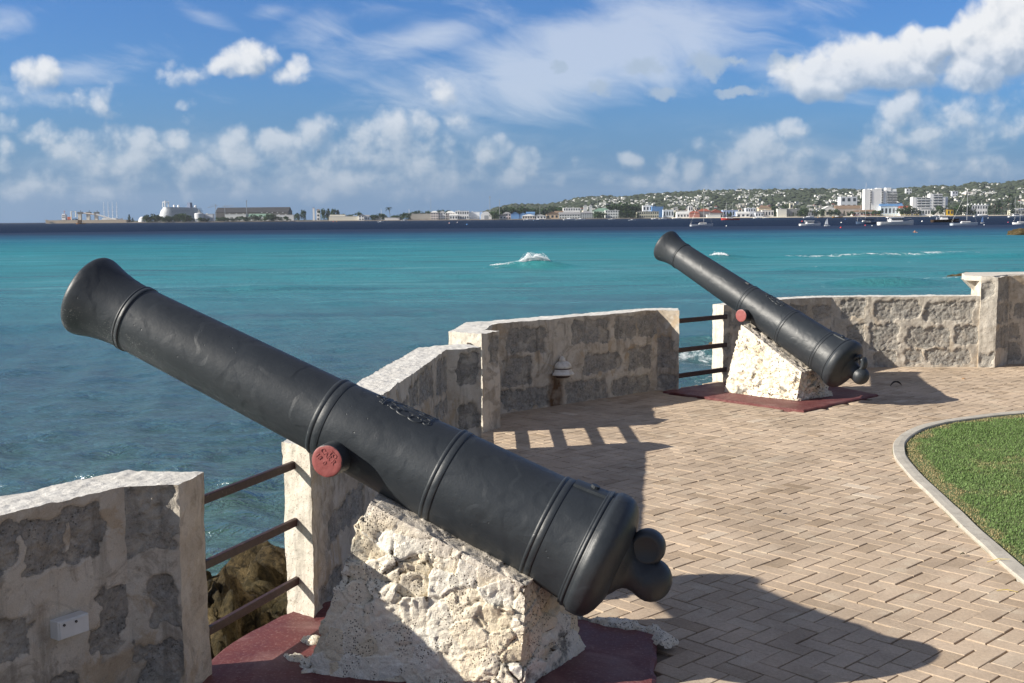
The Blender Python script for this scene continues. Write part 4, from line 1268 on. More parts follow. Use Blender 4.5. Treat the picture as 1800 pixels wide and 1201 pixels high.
HUMPS = [  # x, y, half length, half depth, height
    (1.6, 84, 2.6, 1.6, .62), (19.3, 59.7, 3.4, 1.6, .42), (27, 62, 6, 1.8, .30), (31, 98, 11, 2.2, .42), (21.5, 76, 5, 2, .30), (17.5, 97, 2.2, 1.6, .40), (42, 96, 6, 2.2, .35), (33, 70, 8, 2.5, .35), (-12, 60, 5, 2.4, .18), (-3, 70, 6, 2.5, .16), (8, 66, 6, 2.2, .2),
    (5.2, 29, 2.0, .8, .30), (6.0, 33, 2.2, .9, .22), (4.6, 25, 1.6, .7, .2)]
def build_sea():
    nr, na = 760, 560
    a0, a1 = R(-64), R(52)
    rr = np.exp(np.linspace(math.log(7.0), math.log(430), nr)); aa = np.linspace(a0, a1, na)
    rg, ag = np.meshgrid(rr, aa, indexing='ij')
    x = (rg * np.sin(ag)).ravel(); y = (rg * np.cos(ag)).ravel()
    rs = np.random.default_rng(5)
    h = np.zeros_like(x); r = rg.ravel()
    loc = r * .0075 * 2.6
    for i in range(46):
        lam = math.exp(rs.uniform(math.log(.40), math.log(7.0)))
        th = R(255) + rs.normal(0, .55) + (rs.normal(0, .5) if lam < 1.5 else 0)
        k = 2 * math.pi / lam; ph = rs.uniform(0, 6.28)
        amp = .0085 * lam ** .75 * (1 if lam < 2 else .42)
        att = np.clip((lam / loc - 1) / 1.5, 0, 1)
        q = np.sin(k * (x * math.cos(th) + y * math.sin(th)) + ph)
        h += amp * att * (q + .35 * q * np.abs(q))
    gust = .75 + .5 * fbm(np.stack([x * .05, y * .09, x * 0], 1), 2, 3)
    h *= gust * (.6 + .4 * np.clip((90 - r) / 60, 0, 1))
    foam = np.zeros_like(x)
    for (hx, hy, L, Dp, H) in HUMPS:
        u = (x - hx) / L; v = (y - hy - .25 * np.sin(x * .8 + hx)) / Dp
        e = np.exp(-u * u) * np.where(v < 0, np.exp(-(v * 2.0) ** 2), np.exp(-(v * .8) ** 2))
        h += H * e
    def fo(cx, cy, L, Dp, s):
        nonlocal foam
        u = (x - cx) / L; v = (y - cy) / Dp
        foam = np.maximum(foam, s * np.exp(-(u ** 4)) * np.exp(-(v * v)))
    fo(1.0, 84.4, 2.3, .5, .8); fo(-1.8, 83, 1.8, .35, .45)
    fo(31, 97.5, 10.3, .50, .62); fo(38, 98.3, 4.0, .8, .75); fo(26, 97.6, 4.5, .5, .60); fo(17.3, 97.4, 1.4, .5, .6); fo(20, 75.8, 5.5, .5, .36); fo(31, 76, 5, .6, .42)
    fo(29, 68, 5, .6, .42); fo(22.5, 62.0, 5, 1.2, .40); fo(24, 57, 4, .6, .40); fo(17, 58, 4, .5, .3)
    fo(5.0, 29, 1.9, 2.2, .50); fo(6.3, 33, 2.0, 1.6, .42); fo(4.4, 24.5, 1.2, 1.6, .42)
    fo(14, 44, 4, .5, .35)
    z = SEA_Z + h
    # flat rings out to the horizon; blend the wave field away first
    fade = np.clip((430 - r) / 150, 0, 1); z = SEA_Z + (z - SEA_Z) * fade
    V = np.stack([x, y, z], 1)
    j, i = np.meshgrid(np.arange(nr - 1), np.arange(na - 1), indexing='ij')
    k = (j * na + i).ravel()
    F = np.stack([k, k + 1, k + na + 1, k + na], 1)[:, ::-1]
    mb = MB(); mb.add(V, F, 0, dict(foam=foam))
    # outer water, same mesh: rings from 430 m to the horizon, then the sectors beside and behind
    R2 = [430, 600, 900, 1500, 3000, 6000, 9000, 12000]
    A2 = np.linspace(a0, a1, 61)
    V = [(q * math.sin(a), q * math.cos(a), SEA_Z) for q in R2 for a in A2]
    n = len(A2)
    F = [(i * n + q, (i + 1) * n + q, (i + 1) * n + q + 1, i * n + q + 1)[::-1] for i in range(len(R2) - 1) for q in range(n - 1)]
    mb.add(V, F)
    A3 = np.linspace(a1, a0 + 2 * math.pi, 80); R3 = [7.0] + R2
    V = [(q * math.sin(a), q * math.cos(a), SEA_Z) for q in R3 for a in A3]; n = len(A3)
    F = [(i * n + q, (i + 1) * n + q, (i + 1) * n + q + 1, i * n + q + 1)[::-1] for i in range(len(R3) - 1) for q in range(n - 1)]
    mb.add(V, F)
    V = [(0, 0, SEA_Z)] + [(7 * math.sin(a), 7 * math.cos(a), SEA_Z) for a in np.linspace(0, 2 * math.pi, 97)[:-1]]
    mb.add(V, [(0, 1 + (q + 1) % 96, 1 + q) for q in range(96)])
    tag(mb.build('sea', mat_sea(), None, True), kind='structure')

def spray(name, cx, cy, z, L, Dp, H, n, size, label, seed):
    """a burst of wind-blown spray: thousands of droplets in one mass"""
    rs = np.random.default_rng(seed)
    u = rs.beta(2.2, 1.3, n); x = cx + L * (u - .5)
    env = H * np.clip(np.sin(np.pi * np.clip(u * .92 + .06, 0, 1)), 0, 1) ** .7 * (.35 + .9 * u)
    w = rs.beta(1.0, 2.0, n)
    lump = fbm(np.stack([x * 2.2, w * 3, x * 0], 1), 3, seed)
    zz = z + env * w * (1 + .5 * lump); yy = cy + rs.normal(0, Dp, n) * (.5 + w); x = x - w * .5 * env
    s = size * rs.uniform(.4, 1.3, n) * (1.15 - .7 * w)
    T = np.array([(1, 1, 1), (-1, -1, 1), (-1, 1, -1), (1, -1, -1)]) * .6
    ang = rs.uniform(0, 6.28, n)
    V = np.zeros((n, 4, 3))
    for k in range(4):
        c, q = np.cos(ang), np.sin(ang)
        V[:, k, 0] = x + s * (T[k, 0] * c - T[k, 1] * q); V[:, k, 1] = yy + s * (T[k, 0] * q + T[k, 1] * c); V[:, k, 2] = zz + s * T[k, 2]
    F = (np.arange(n) * 4)[:, None, None] + np.array([(0, 1, 2), (0, 3, 1), (0, 2, 3), (1, 3, 2)])[None]
    me = bpy.data.meshes.new(name); me.from_pydata(V.reshape(-1, 3).tolist(), [], F.reshape(-1, 3).tolist())
    return tag(link(name, me, FOAM), label, 'spray', kind='stuff')
# ================================================================== the far shore
SHORE = 3000.0
LAND = SEA_Z + 1.3
def mpx(D): return D / FPX
def xz(px, py, D):
    q = at_y(px, py, D); return q[0], q[2]

RIDGE = [(40, 389), (700, 386), (800, 383), (850, 375), (875, 367), (900, 362), (930, 361), (960, 362), (985, 357), (1005, 352), (1040, 347), (1065, 346), (1090, 348), (1130, 344), (1170, 341), (1200, 340), (1240, 337), (1280, 336), (1350, 335), (1420, 334), (1480, 334), (1520, 336), (1560, 335), (1590, 332), (1640, 328), (1685, 330), (1705, 323), (1720, 321), (1740, 325), (1758, 324), (1775, 321), (1800, 318), (1860, 313), (1960, 306), (2100, 300), (2300, 298)]
RX = [a for a, _ in RIDGE]; RY = [b for _, b in RIDGE]
D0, D1 = 3240.0, 4900.0
def ground_z(px, D):
    """height of the far land above datum at a bearing and distance"""
    ry = np.interp(px, RX, RY)
    d = _F[None] + ((np.asarray(px, float) - 900) / FPX)[:, None] * _RT[None] - ((ry - 600.5) / FPX)[:, None] * _UP[None]
    zr = np.maximum(CH + d[:, 2] / d[:, 1] * D1, LAND + 2)
    t = np.clip((np.asarray(D) - D0) / (D1 - D0), 0, 1)
    s = t ** .8
    z = LAND + (zr - LAND) * s
    back = np.clip((np.asarray(D) - D1) / 1500, 0, 1)
    return z - back * back * (zr - LAND) * .8
def far_xy(px, D):
    r = (np.asarray(px, float) - 900) / FPX * _RT[0] / (_F[1])
    return np.asarray([at_y(p, 380, d)[0] for p, d in zip(np.atleast_1d(px), np.atleast_1d(D))])

def build_far_land():
    pxs = np.concatenate([np.linspace(95, 850, 60), np.linspace(860, 2300, 360)]); Ds = np.concatenate([[2985.0, 2992.0, 3000.0], np.linspace(3020, 3240, 6), np.linspace(3300, 4900, 44), np.linspace(5100, 6800, 8)])
    P, Dg = np.meshgrid(pxs, Ds, indexing='ij'); P = P.ravel(); Dg = Dg.ravel()
    x = np.array([at_y(p, 380, 1000.0)[0] for p in pxs]); x = np.repeat(x, len(Ds)) * Dg / 1000.0
    z = ground_z(P, Dg)
    pts = np.stack([x * .008, Dg * .008, x * 0], 1)
    z = z + np.clip((Dg - 3300) / 500, 0, 1) * np.clip((P - 850) / 100, 0, 1) * (4.0 * fbm(pts, 4, 3))
    z = np.where(Dg < 2990, SEA_Z - 1.5, z)
    z = np.where((Dg >= 2990) & (Dg < 2996), SEA_Z + .4, z)
    n = len(Ds)
    j, i = np.meshgrid(np.arange(len(pxs) - 1), np.arange(n - 1), indexing='ij'); k = (j * n + i).ravel()
    F = np.stack([k, k + n, k + n + 1, k + 1], 1)
    mb = MB(); mb.add(np.stack([x, Dg, z], 1), F)
    m, t, b = material('far_hill_ground')
    p = geopos(t)
    nn = t.noise(p, .02, 6, .7); n2 = t.noise(p, .11, 4, .7)
    c = t.ramp(nn, [(.3, (.024, .036, .022)), (.55, (.042, .056, .034)), (.7, (.12, .12, .075))])
    c = t.mix(t.mapr(n2, .55, .7, 0, .5), c, (.012, .022, .010))
    sep = t.new('ShaderNodeSeparateXYZ'); t.put(sep.inputs[0], p)
    c = t.mix(t.mapr(sep.outputs[1], 3120, 3060), c, (.22, .20, .16))
    t.put(b.inputs['Base Color'], c); b.inputs['Roughness'].default_value = .95
    tag(mb.build('hills', m, None, True), kind='structure')
    # pale beach along the bay, dark stone shore further left
    for nm, a, bb, col_, D in (('beach', 1180, 2300, (.62, .55, .44), 2975.0), ('shoreline', 95, 1180, (.16, .135, .11), 2978.0)):
        mb = MB(); V = []; F = []
        q = np.linspace(a, bb, 120)
        for p_ in q:
            for (dd, zz) in ((0, SEA_Z - .3), (6, SEA_Z + .9), (30, SEA_Z + 2.4), (60, SEA_Z + 2.6)):
                xx = at_y(p_, 380, D + dd)[0]; V.append((xx, D + dd, zz))
        for i in range(len(q) - 1):
            for k in range(3): F.append((i * 4 + k, (i + 1) * 4 + k, (i + 1) * 4 + k + 1, i * 4 + k + 1))
        mb.add(V, F); tag(mb.build(nm, plain(nm + '_ground', col_, .9, .2, .05)), kind='structure')

def bmat(c):
    return plain('render_%02d%02d%02d' % tuple(int(q * 99) for q in c), c, .75, .06, .06)
ROOFS = dict(grey=(.25, .25, .26), white=(.62, .62, .60), red=(.30, .085, .05), brown=(.22, .15, .10), blue=(.10, .22, .42), green=(.16, .26, .20), dark=(.045, .045, .05))
GLASS_DARK = lambda: plain('window_dark', (.035, .045, .06), .25, .1, 1, 0, .5)

def building(name, px0, px1, pyt, D, c, roof, rc, label, cat='building', depth=None, rows=0, cols=0, yaw=0.0, base=None, extra=None, rot_dark=False, group=None):
    x0, zt = xz(px0, pyt, D); x1, zt2 = xz(px1, pyt, D); zt = (zt + zt2) / 2
    z0 = LAND - .5 if base is None else base
    W = x1 - x0; H = zt - z0; dp = depth or max(8, min(W * .7, 30))
    root = empty(name, ((x0 + x1) / 2, D, z0), yaw)
    mat = bmat(c)
    rh = 0
    if roof == 'gable': rh = min(H * .35, dp * .3)
    elif roof == 'front': rh = min(H * .4, W * .3)
    elif roof == 'hip': rh = min(H * .3, dp * .3)
    hw = H - rh
    mb = MB(); mb.box((0, dp / 2, hw / 2), (W, dp, hw)); mb.build('wall', mat, root)
    rm = plain('roof_' + rc, ROOFS[rc], .7, .12, .1)
    mb = MB(); e = .6
    X = W / 2 + e
    if roof == 'gable':
        V = [(-X, -e, hw), (X, -e, hw), (X, dp + e, hw), (-X, dp + e, hw), (-X, dp / 2, H), (X, dp / 2, H)]
        mb.add(V, [(0, 1, 5, 4), (2, 3, 4, 5), (0, 4, 3), (1, 2, 5), (0, 3, 2, 1)])
    elif roof == 'front':
        V = [(-X, -e, hw), (X, -e, hw), (X, dp + e, hw), (-X, dp + e, hw), (0, -e, H), (0, dp + e, H)]
        mb.add(V, [(0, 4, 5, 3), (1, 2, 5, 4), (3, 5, 2), (0, 3, 2, 1)]); 
        mb.add([(-W / 2, -.1, hw), (W / 2, -.1, hw), (0, -.1, H - .5)], [(0, 1, 2)])
    elif roof == 'hip':
        q = min(W * .35, dp * .5)
        V = [(-X, -e, hw), (X, -e, hw), (X, dp + e, hw), (-X, dp + e, hw), (-X + q, dp / 2, H), (X - q, dp / 2, H)]
        mb.add(V, [(0, 1, 5, 4), (2, 3, 4, 5), (0, 4, 3), (1, 2, 5), (0, 3, 2, 1)])
    else:
        mb.box((0, dp / 2, H + .3), (W + .8, dp + .8, .6))
        for k in range(int(W // 18)):
            mb.box((-W / 2 + 9 + k * 18, dp / 2, H + 1.3), (3.5, 3, 1.6))
    mb.build('roof', rm, root)
    if rows and cols:
        g = GLASS_DARK()
        for r in range(rows):
            for k in range(cols):
                w = W / cols * .5; h = hw / rows * .48
                mb = MB(); mb.box((-W / 2 + W * (k + .5) / cols, -.03, hw * (r + .55) / rows), (w, .3, h))
                mb.build('window', g, root)
    if extra: extra(root, W, dp, H, mat)
    tag(root, label, cat, group)
    return root

# ---- trees
def leaf_mats():
    out = {}
    for k, c in (('dark', (.026, .050, .020)), ('mid', (.042, .078, .026)), ('olive', (.055, .075, .030))):
        m, t, b = material('foliage_' + k)
        n = t.noise(geopos(t), .35, 3, .6)
        t.put(b.inputs['Base Color'], t.mix(n, t.vmath('SCALE', c, None, .55), t.vmath('SCALE', c, None, 1.5)))
        b.inputs['Roughness'].default_value = .8; b.inputs['Specular IOR Level'].default_value = .15
        out[k] = m
    return out
def tree_proto(kind, seed):
    rs = np.random.default_rng(seed)
    root = empty(kind, (0, 0, 0))
    bark = plain('tree_bark', (.10, .075, .05), .9)
    mb = MB()
    th = {'broad_tree': .35, 'casuarina': .9, 'palm_tree': .9}[kind]
    lean = rs.normal(0, .04, 2)
    mb.tube([(0, 0, -.03), (lean[0] * .3, lean[1] * .3, th * .5), (lean[0], lean[1], th)], [.028, .02, .010] if kind != 'palm_tree' else [.022, .016, .014], 6)
    if kind == 'broad_tree':
        for k in range(5):
            a = rs.uniform(0, 6.28); mb.tube([(lean[0] * .6, lean[1] * .6, .25), (.25 * math.cos(a), .25 * math.sin(a), .55)], [.014, .006], 5)
    mb.build('trunk', bark, root)
    V = []; F = []
    def quad(c, s, nrm=None):
        a = rs.normal(0, 1, 3); a /= np.linalg.norm(a); b = rs.normal(0, 1, 3); b -= a * (a @ b); b /= np.linalg.norm(b)
        k = len(V)
        for u, v in ((-1, -.6), (1, -.7), (.8, .7), (-.7, .6)):
            V.append(c + s * (a * u + b * v))
        F.append((k, k + 1, k + 2, k + 3))
    if kind == 'broad_tree':
        cl = [(rs.normal(0, .24), rs.normal(0, .24), rs.uniform(.16, .84), rs.uniform(.15, .25)) for _ in range(19)]
        for (x, y, z, r) in cl:
            for _ in range(34):
                d = rs.normal(0, 1, 3); d /= np.linalg.norm(d)
                quad(np.array([x, y, z]) + d * r * rs.uniform(.6, 1.05) * np.array([1, 1, .8]), rs.uniform(.03, .06))
    elif kind == 'casuarina':
        for _ in range(420):
            z = rs.uniform(.12, 1.0); r = (1 - z) ** .75 * .30 * rs.uniform(.3, 1.1) * (.75 + .4 * math.sin(z * 37 + seed)); a = rs.uniform(0, 6.28)
            quad(np.array([r * math.cos(a), r * math.sin(a), z]), rs.uniform(.02, .045))
    else:
        for k in range(16):
            a = 6.28 * k / 16 + rs.normal(0, .15); el = rs.uniform(-.3, 1.0); L = rs.uniform(.28, .36)
            prev = None
            for s in range(6):
                t = s / 5; r = L * t * math.cos(el * (1 - t)); z = .9 + lean[1] * 0 + L * (math.sin(el) * t - .8 * t * t)
                c = np.array([lean[0] + r * math.cos(a), lean[1] + r * math.sin(a), z]); wv = .035 * math.sin(math.pi * (.12 + .85 * t)) + .004
                n = np.array([-math.sin(a), math.cos(a), 0]) * wv; V.append(c + n - np.array([0, 0, wv * .5])); V.append(c - n - np.array([0, 0, wv * .5])); V.append(c)
                if prev is not None:
                    F.append((prev, prev + 2, len(V) - 1, len(V) - 3)); F.append((prev + 2, prev + 1, len(V) - 2, len(V) - 1))
                prev = len(V) - 3
    mb = MB(); mb.add(np.array(V), F)
    mb.build('crown', LEAF['dark' if kind != 'broad_tree' else ('mid' if seed % 2 else 'dark')], root)
    return root

def plant_trees():
    pro = {}
    used = set()
    def place(kind, v, px, pyt, D, label, group, wide=1.0):
        key = (kind, v)
        first = key not in pro
        if first: pro[key] = tree_proto(kind, v + 3)
        x, zt = xz(px, pyt, D); z0 = LAND - .3; h = zt - z0
        o = pro[key] if first else copy_tree(pro[key])
        o.location = (x, D, z0); s = h / (1.0 if kind != 'palm_tree' else 1.02)
        if kind == 'broad_tree': s = h / .98
        o.scale = (s * wide, s * wide, s); o.rotation_euler = (0, 0, (px * 1.7) % 6.28)
        tag(o, label, 'tree', group)
    A = 'trees of the low wood in front of the cruise ship'
    for i, (px, py) in enumerate([(256, 377), (264, 374), (272, 376), (281, 379), (290, 377), (299, 378), (308, 376), (317, 374), (325, 373), (333, 376), (262, 380), (276, 380), (296, 381), (311, 380), (328, 379), (287, 382)]):
        place('broad_tree', i % 3, px, py + 2, 2990 + 6 * (i % 4), 'bushy tree of the low wood in front of the white cruise ship', A, 1.25)
    place('casuarina', 0, 227, 377, 3010, 'lone dark conical tree between the masts and the small white dome', None, 1.3)
    place('casuarina', 1, 233, 383, 3012, 'short dark tree at the right foot of the lone conical tree', None, 1.6)
    B = 'waterfront trees in front of the dark grey shed'
    for i, (px, py) in enumerate([(352, 382), (362, 383), (385, 382), (395, 381), (410, 382), (420, 380), (432, 381), (444, 377), (455, 380), (468, 380), (480, 379), (492, 381), (503, 380), (402, 383), (474, 376)]):
        place('broad_tree', i % 3, px, py, 2988 + 5 * (i % 3), 'low bushy tree on the waterfront in front of the long dark grey shed', B, 1.6)
    place('broad_tree', 0, 522, 374, 3000, 'rounded dark tree just right of the dark grey shed', None, .8)
    place('broad_tree', 2, 533, 369, 3005, 'taller dark tree left of the two slim white towers', None, .55)
    C = 'tall dark trees right of the slim white towers'
    for i, (px, py) in enumerate([(569, 366), (577, 367), (585, 367), (594, 369)]):
        place('casuarina' if i % 2 else 'broad_tree', i % 3 if not i % 2 else i % 2, px, py, 3015, 'tall dark tree in the clump right of the slim white towers', C, .6 if not i % 2 else 1.4)
    place('broad_tree', 1, 605, 376, 3040, 'low dark tree behind the long cream terminal', 'low trees behind the cream terminal', 1.4)
    place('broad_tree', 2, 616, 377, 3040, 'low dark tree behind the long cream terminal', 'low trees behind the cream terminal', 1.4)
    place('broad_tree', 0, 632, 372, 3040, 'dark round tree behind the gabled white house', None, .9)
    place('palm_tree', 0, 686, 363, 3020, 'tall thin palm standing alone above low trees left of the grey shed', None, .9)
    E_ = 'low trees around the lone palm'
    for i, (px, py) in enumerate([(657, 377), (666, 375), (676, 376), (692, 378), (703, 376), (714, 374)]):
        place('broad_tree', i % 3, px, py, 3010, 'low dark tree in the row around the tall lone palm', E_, 1.4)
    G = 'trees on the low rise behind the white harbour buildings'
    for i, (px, py) in enumerate([(725, 372), (738, 370), (748, 371), (760, 372), (735, 374), (775, 369), (790, 369)]):
        place('broad_tree', i % 3, px, py, 3090, 'dark tree showing above the white harbour buildings', G, 1.1)
    place('broad_tree', 2, 872, 372, 2992, 'dark bushy tree between the arched white hall and the blue sheds', None, 1.5)
    H = 'dark trees along the foot of the hill behind the warehouses'
    for i, (px, py) in enumerate([(880, 366), (893, 363), (905, 364), (917, 362), (930, 365), (942, 366), (953, 364), (965, 362), (978, 364), (988, 362), (1085, 358), (1098, 356), (1108, 356), (1118, 358), (1076, 360), (1360, 362), (1372, 360), (1384, 360), (1350, 363)]):
        place('broad_tree', i % 3, px, py, 3230, 'dark tree at the foot of the hill behind the waterfront warehouses', H, 1.1)
    J = 'dark trees between the waterfront buildings'
    for i, (px, py) in enumerate([(1058, 373), (1090, 368), (1099, 366), (1109, 365), (1114, 369), (1050, 372)]):
        place('casuarina' if i in (1, 2, 3) else 'broad_tree', i % 2 if i in (1, 2, 3) else i % 3, px, py, 2995, 'dark tree standing among the waterfront buildings left of the cream office block', J, 1.2)
    K = 'beach trees right of the long white hall'
    for i, (px, py) in enumerate([(1395, 373), (1404, 370), (1412, 366), (1420, 371), (1432, 369), (1442, 367), (1448, 370), (1462, 368), (1474, 368), (1484, 370), (1492, 372), (1500, 371), (1388, 376), (1283, 374)]):
        place('broad_tree' if i % 3 else 'casuarina', i % 3 if i % 3 else i % 2, px, py, 2994, 'green tree in the beach row between the white hall and the hotel tower', K, 1.0)
    L_ = 'beach trees in front of the two hotels'
    for i, (px, py) in enumerate([(1512, 372), (1524, 371), (1535, 370), (1546, 369), (1575, 369), (1585, 366), (1594, 364), (1602, 361), (1608, 365), (1616, 370), (1640, 368), (1655, 362), (1663, 360), (1672, 364)]):
        place('broad_tree' if i % 4 else 'palm_tree', i % 3 if i % 4 else 0, px, py, 2996, 'green beach tree in front of the two white hotel blocks', L_, 1.0 if i % 4 else .9)
    for i, (px, py) in enumerate([(1683, 360), (1692, 358), (1700, 362)]):
        place('broad_tree', i, px, py, 2990, 'big dark tree beside the small yellow building', 'big dark trees beside the small yellow building', .85)
    place('broad_tree', 1, 1712, 367, 2985, 'small round tree in front of the white arcaded villa', None, .8)
    M = 'dark palms right of the white arcaded villa'
    for i, (px, py) in enumerate([(1740, 360), (1748, 356), (1757, 352), (1764, 357), (1752, 362), (1770, 350), (1780, 356), (1788, 358)]):
        place('palm_tree' if i % 2 else 'casuarina', 0 if i % 2 else i % 4 // 2, px, py, 2992, 'dark palm or conical tree in the grove right of the arcaded villa', M, 1.1)
    place('palm_tree', 0, 1774, 338, 2990, 'tallest palm on the beach, near the right edge of the photo', None, .55)

def hillside():
    rs = np.random.default_rng(21)
    # woods as one mass of bushy clumps
    bm = bmesh.new(); bmesh.ops.create_icosphere(bm, subdivisions=1, radius=1); bv = np.array([q.co[:] for q in bm.verts]); bf = np.array([[x.index for x in q.verts] for q in bm.faces]); bm.free()
    n = 8000
    px = rs.uniform(850, 2150, n); t = rs.beta(1.1, 1.1, n); D = 3260 + t * 1660
    z = ground_z(px, D); x = np.array([at_y(p, 380, d)[0] for p, d in zip(px, D)])
    s = rs.uniform(3.5, 8.5, n) * (.8 + .3 * t)
    tone = rs.uniform(0, 1, n)
    V = bv[None] * (1 + .35 * rs.normal(0, 1, (n, len(bv), 1)).clip(-1.5, 1.5) * .5) * np.stack([s * 1.5, s * 1.2, s * .8], 1)[:, None] + np.stack([x, D, z + s * .35], 1)[:, None]
    F = bf[None] + (np.arange(n) * len(bv))[:, None, None]
    mb = MB(); mb.add(V.reshape(-1, 3), F.reshape(-1, 3), 0, dict(tone=np.repeat(tone, len(bv))))
    m, tt, b = material('hill_wood_leaves')
    tt.put(b.inputs['Base Color'], tt.mix(tt.attr('tone'), (.020, .032, .018), (.060, .078, .042))); b.inputs['Roughness'].default_value = .9
    tag(mb.build('hillside_woods', m), 'dark green woods covering the far hillside', 'woods', kind='stuff')
    # houses: five meshes, many places
    protos = []
    for k in range(6):
        W = [9, 12, 8, 15, 11, 10][k]; Dp = [8, 9, 7, 10, 9, 12][k]; H = [5, 4.5, 7, 6, 4, 8][k]
        mb = MB(); mb.box((0, 0, H / 2 - 1), (W, Dp, H + 2), 0, 0)
        e = .7; r = [2.2, 2.5, 2.0, 0, 2.2, 0][k]
        if r:
            q = 0 if k % 2 else W * .3
            mb.add([(-W / 2 - e, -Dp / 2 - e, H), (W / 2 + e, -Dp / 2 - e, H), (W / 2 + e, Dp / 2 + e, H), (-W / 2 - e, Dp / 2 + e, H), (-W / 2 - e + q, 0, H + r), (W / 2 + e - q, 0, H + r)], [(0, 1, 5, 4), (2, 3, 4, 5), (0, 4, 3), (1, 2, 5), (0, 3, 2, 1)], 1)
        else:
            mb.box((0, 0, H + .25), (W + .8, Dp + .8, .5), 0, 1)
        for q in (-.28, .05, .3):
            mb.box((q * W, -Dp / 2 - .03, H * .5), (W * .13, .2, H * .28), 0, 2)
        wc = [(.56, .56, .54), (.48, .48, .46), (.54, .50, .42), (.60, .60, .58), (.42, .44, .46), (.55, .52, .46)][k]
        rcn = ['white', 'grey', 'grey', 'white', 'red', 'grey'][k]
        o = mb.build('hill_house', [bmat(wc), plain('roof_' + rcn, ROOFS[rcn], .7, .12, .1), GLASS_DARK()])
        protos.append(o)
    lots = []
    tries = 0
    while len(lots) < 980 and tries < 20000:
        tries += 1
        p = rs.uniform(985, 1815); tq = rs.beta(1.0, 1.35); D = 3290 + 1560 * tq
        if p > 1580 and rs.uniform() > .55: continue
        if fbm(np.array([[p * .025, D * .002, 0]]), 2, 7)[0] < -.22: continue
        lots.append((p, D, rs.integers(0, 6), rs.uniform(-.5, .5), rs.uniform(.45, .85)))
    lots.sort(key=lambda q: q[1])
    near, rest = lots[:280], lots[280:]
    for i, (p, D, k, rz, sc) in enumerate(near):
        o = protos[k] if k not in [q[2] for q in near[:i]] else protos[k].copy()
        if o.name not in col.objects: col.objects.link(o)
        z = ground_z(np.array([p]), D)[0]
        o.location = (at_y(p, 380, D)[0], D, z + 2.5); o.rotation_euler = (0, 0, rz); o.scale = (sc, sc, sc)
        side = 'the left half' if p < 1300 else ('the middle' if p < 1560 else 'the right end')
        wh = ['small pale house with a white roof', 'pale house with a grey roof', 'narrow tall cream house with a white roof', 'long flat roofed white house', 'pale house with a red roof', 'flat roofed two storey house'][k]
        tag(o, wh + ' on ' + side + ' of the far hillside', 'house', 'houses scattered on the far hillside')
    mb = MB()
    mats = []
    for (p, D, k, rz, sc) in rest:
        me = protos[k].data
        v = np.array([q.co[:] for q in me.vertices]) * sc
        c, s_ = math.cos(rz), math.sin(rz)
        v = np.stack([v[:, 0] * c - v[:, 1] * s_, v[:, 0] * s_ + v[:, 1] * c, v[:, 2]], 1)
        z = ground_z(np.array([p]), D)[0]
        v = v + np.array([at_y(p, 380, D)[0], D, z + 2.5])
        mb.add(v, [tuple(q.vertices) for q in me.polygons], [q.material_index for q in me.polygons])
    tag(mb.build('distant_houses', [bmat((.70, .69, .66)), plain('roof_white', ROOFS['white']), GLASS_DARK()]), 'hundreds of tiny pale houses high on the far hillside', 'houses', kind='stuff')

# ---- boats
def boat_hull(L, B, H, draft=.5, sheer=.25, transom=.75):
    mb = MB(); V = []; F = []; N = 15; K = 7
    for i in range(N):
        t = i / (N - 1); x = -L / 2 + L * t
        w = B / 2 * (transom + (1 - transom) * min(1, t / .35)) * (1 - max(0, (t - .55) / .45) ** 2.0) + .02
        top = H * (1 + sheer * (t - .3) * abs(t - .3) * 3); rake = .10 * L * max(0, t - .75) * 2
        for k in range(K):
            a = k / (K - 1)
            zz = -draft + (top + draft) * a; f = min(1, .25 + .75 * a ** .5)
            V.append((x + rake * a * .5, -w * f, zz))
        for k in range(K - 1, -1, -1):
            a = k / (K - 1); zz = -draft + (top + draft) * a; f = min(1, .25 + .75 * a ** .5)
            V.append((x + rake * a * .5, w * f, zz))
    M = 2 * K
    for i in range(N - 1):
        for k in range(M - 1):
            F.append((i * M + k, (i + 1) * M + k, (i + 1) * M + k + 1, i * M + k + 1))
    F.append(tuple(range(M))); F.append(tuple((N - 1) * M + k for k in range(M - 1, -1, -1)))
    for i in range(N - 1):     # deck
        a, b = i * M + K - 1, i * M + K; F.append((a, b, b + M, a + M))
    mb.add(V, F); return mb
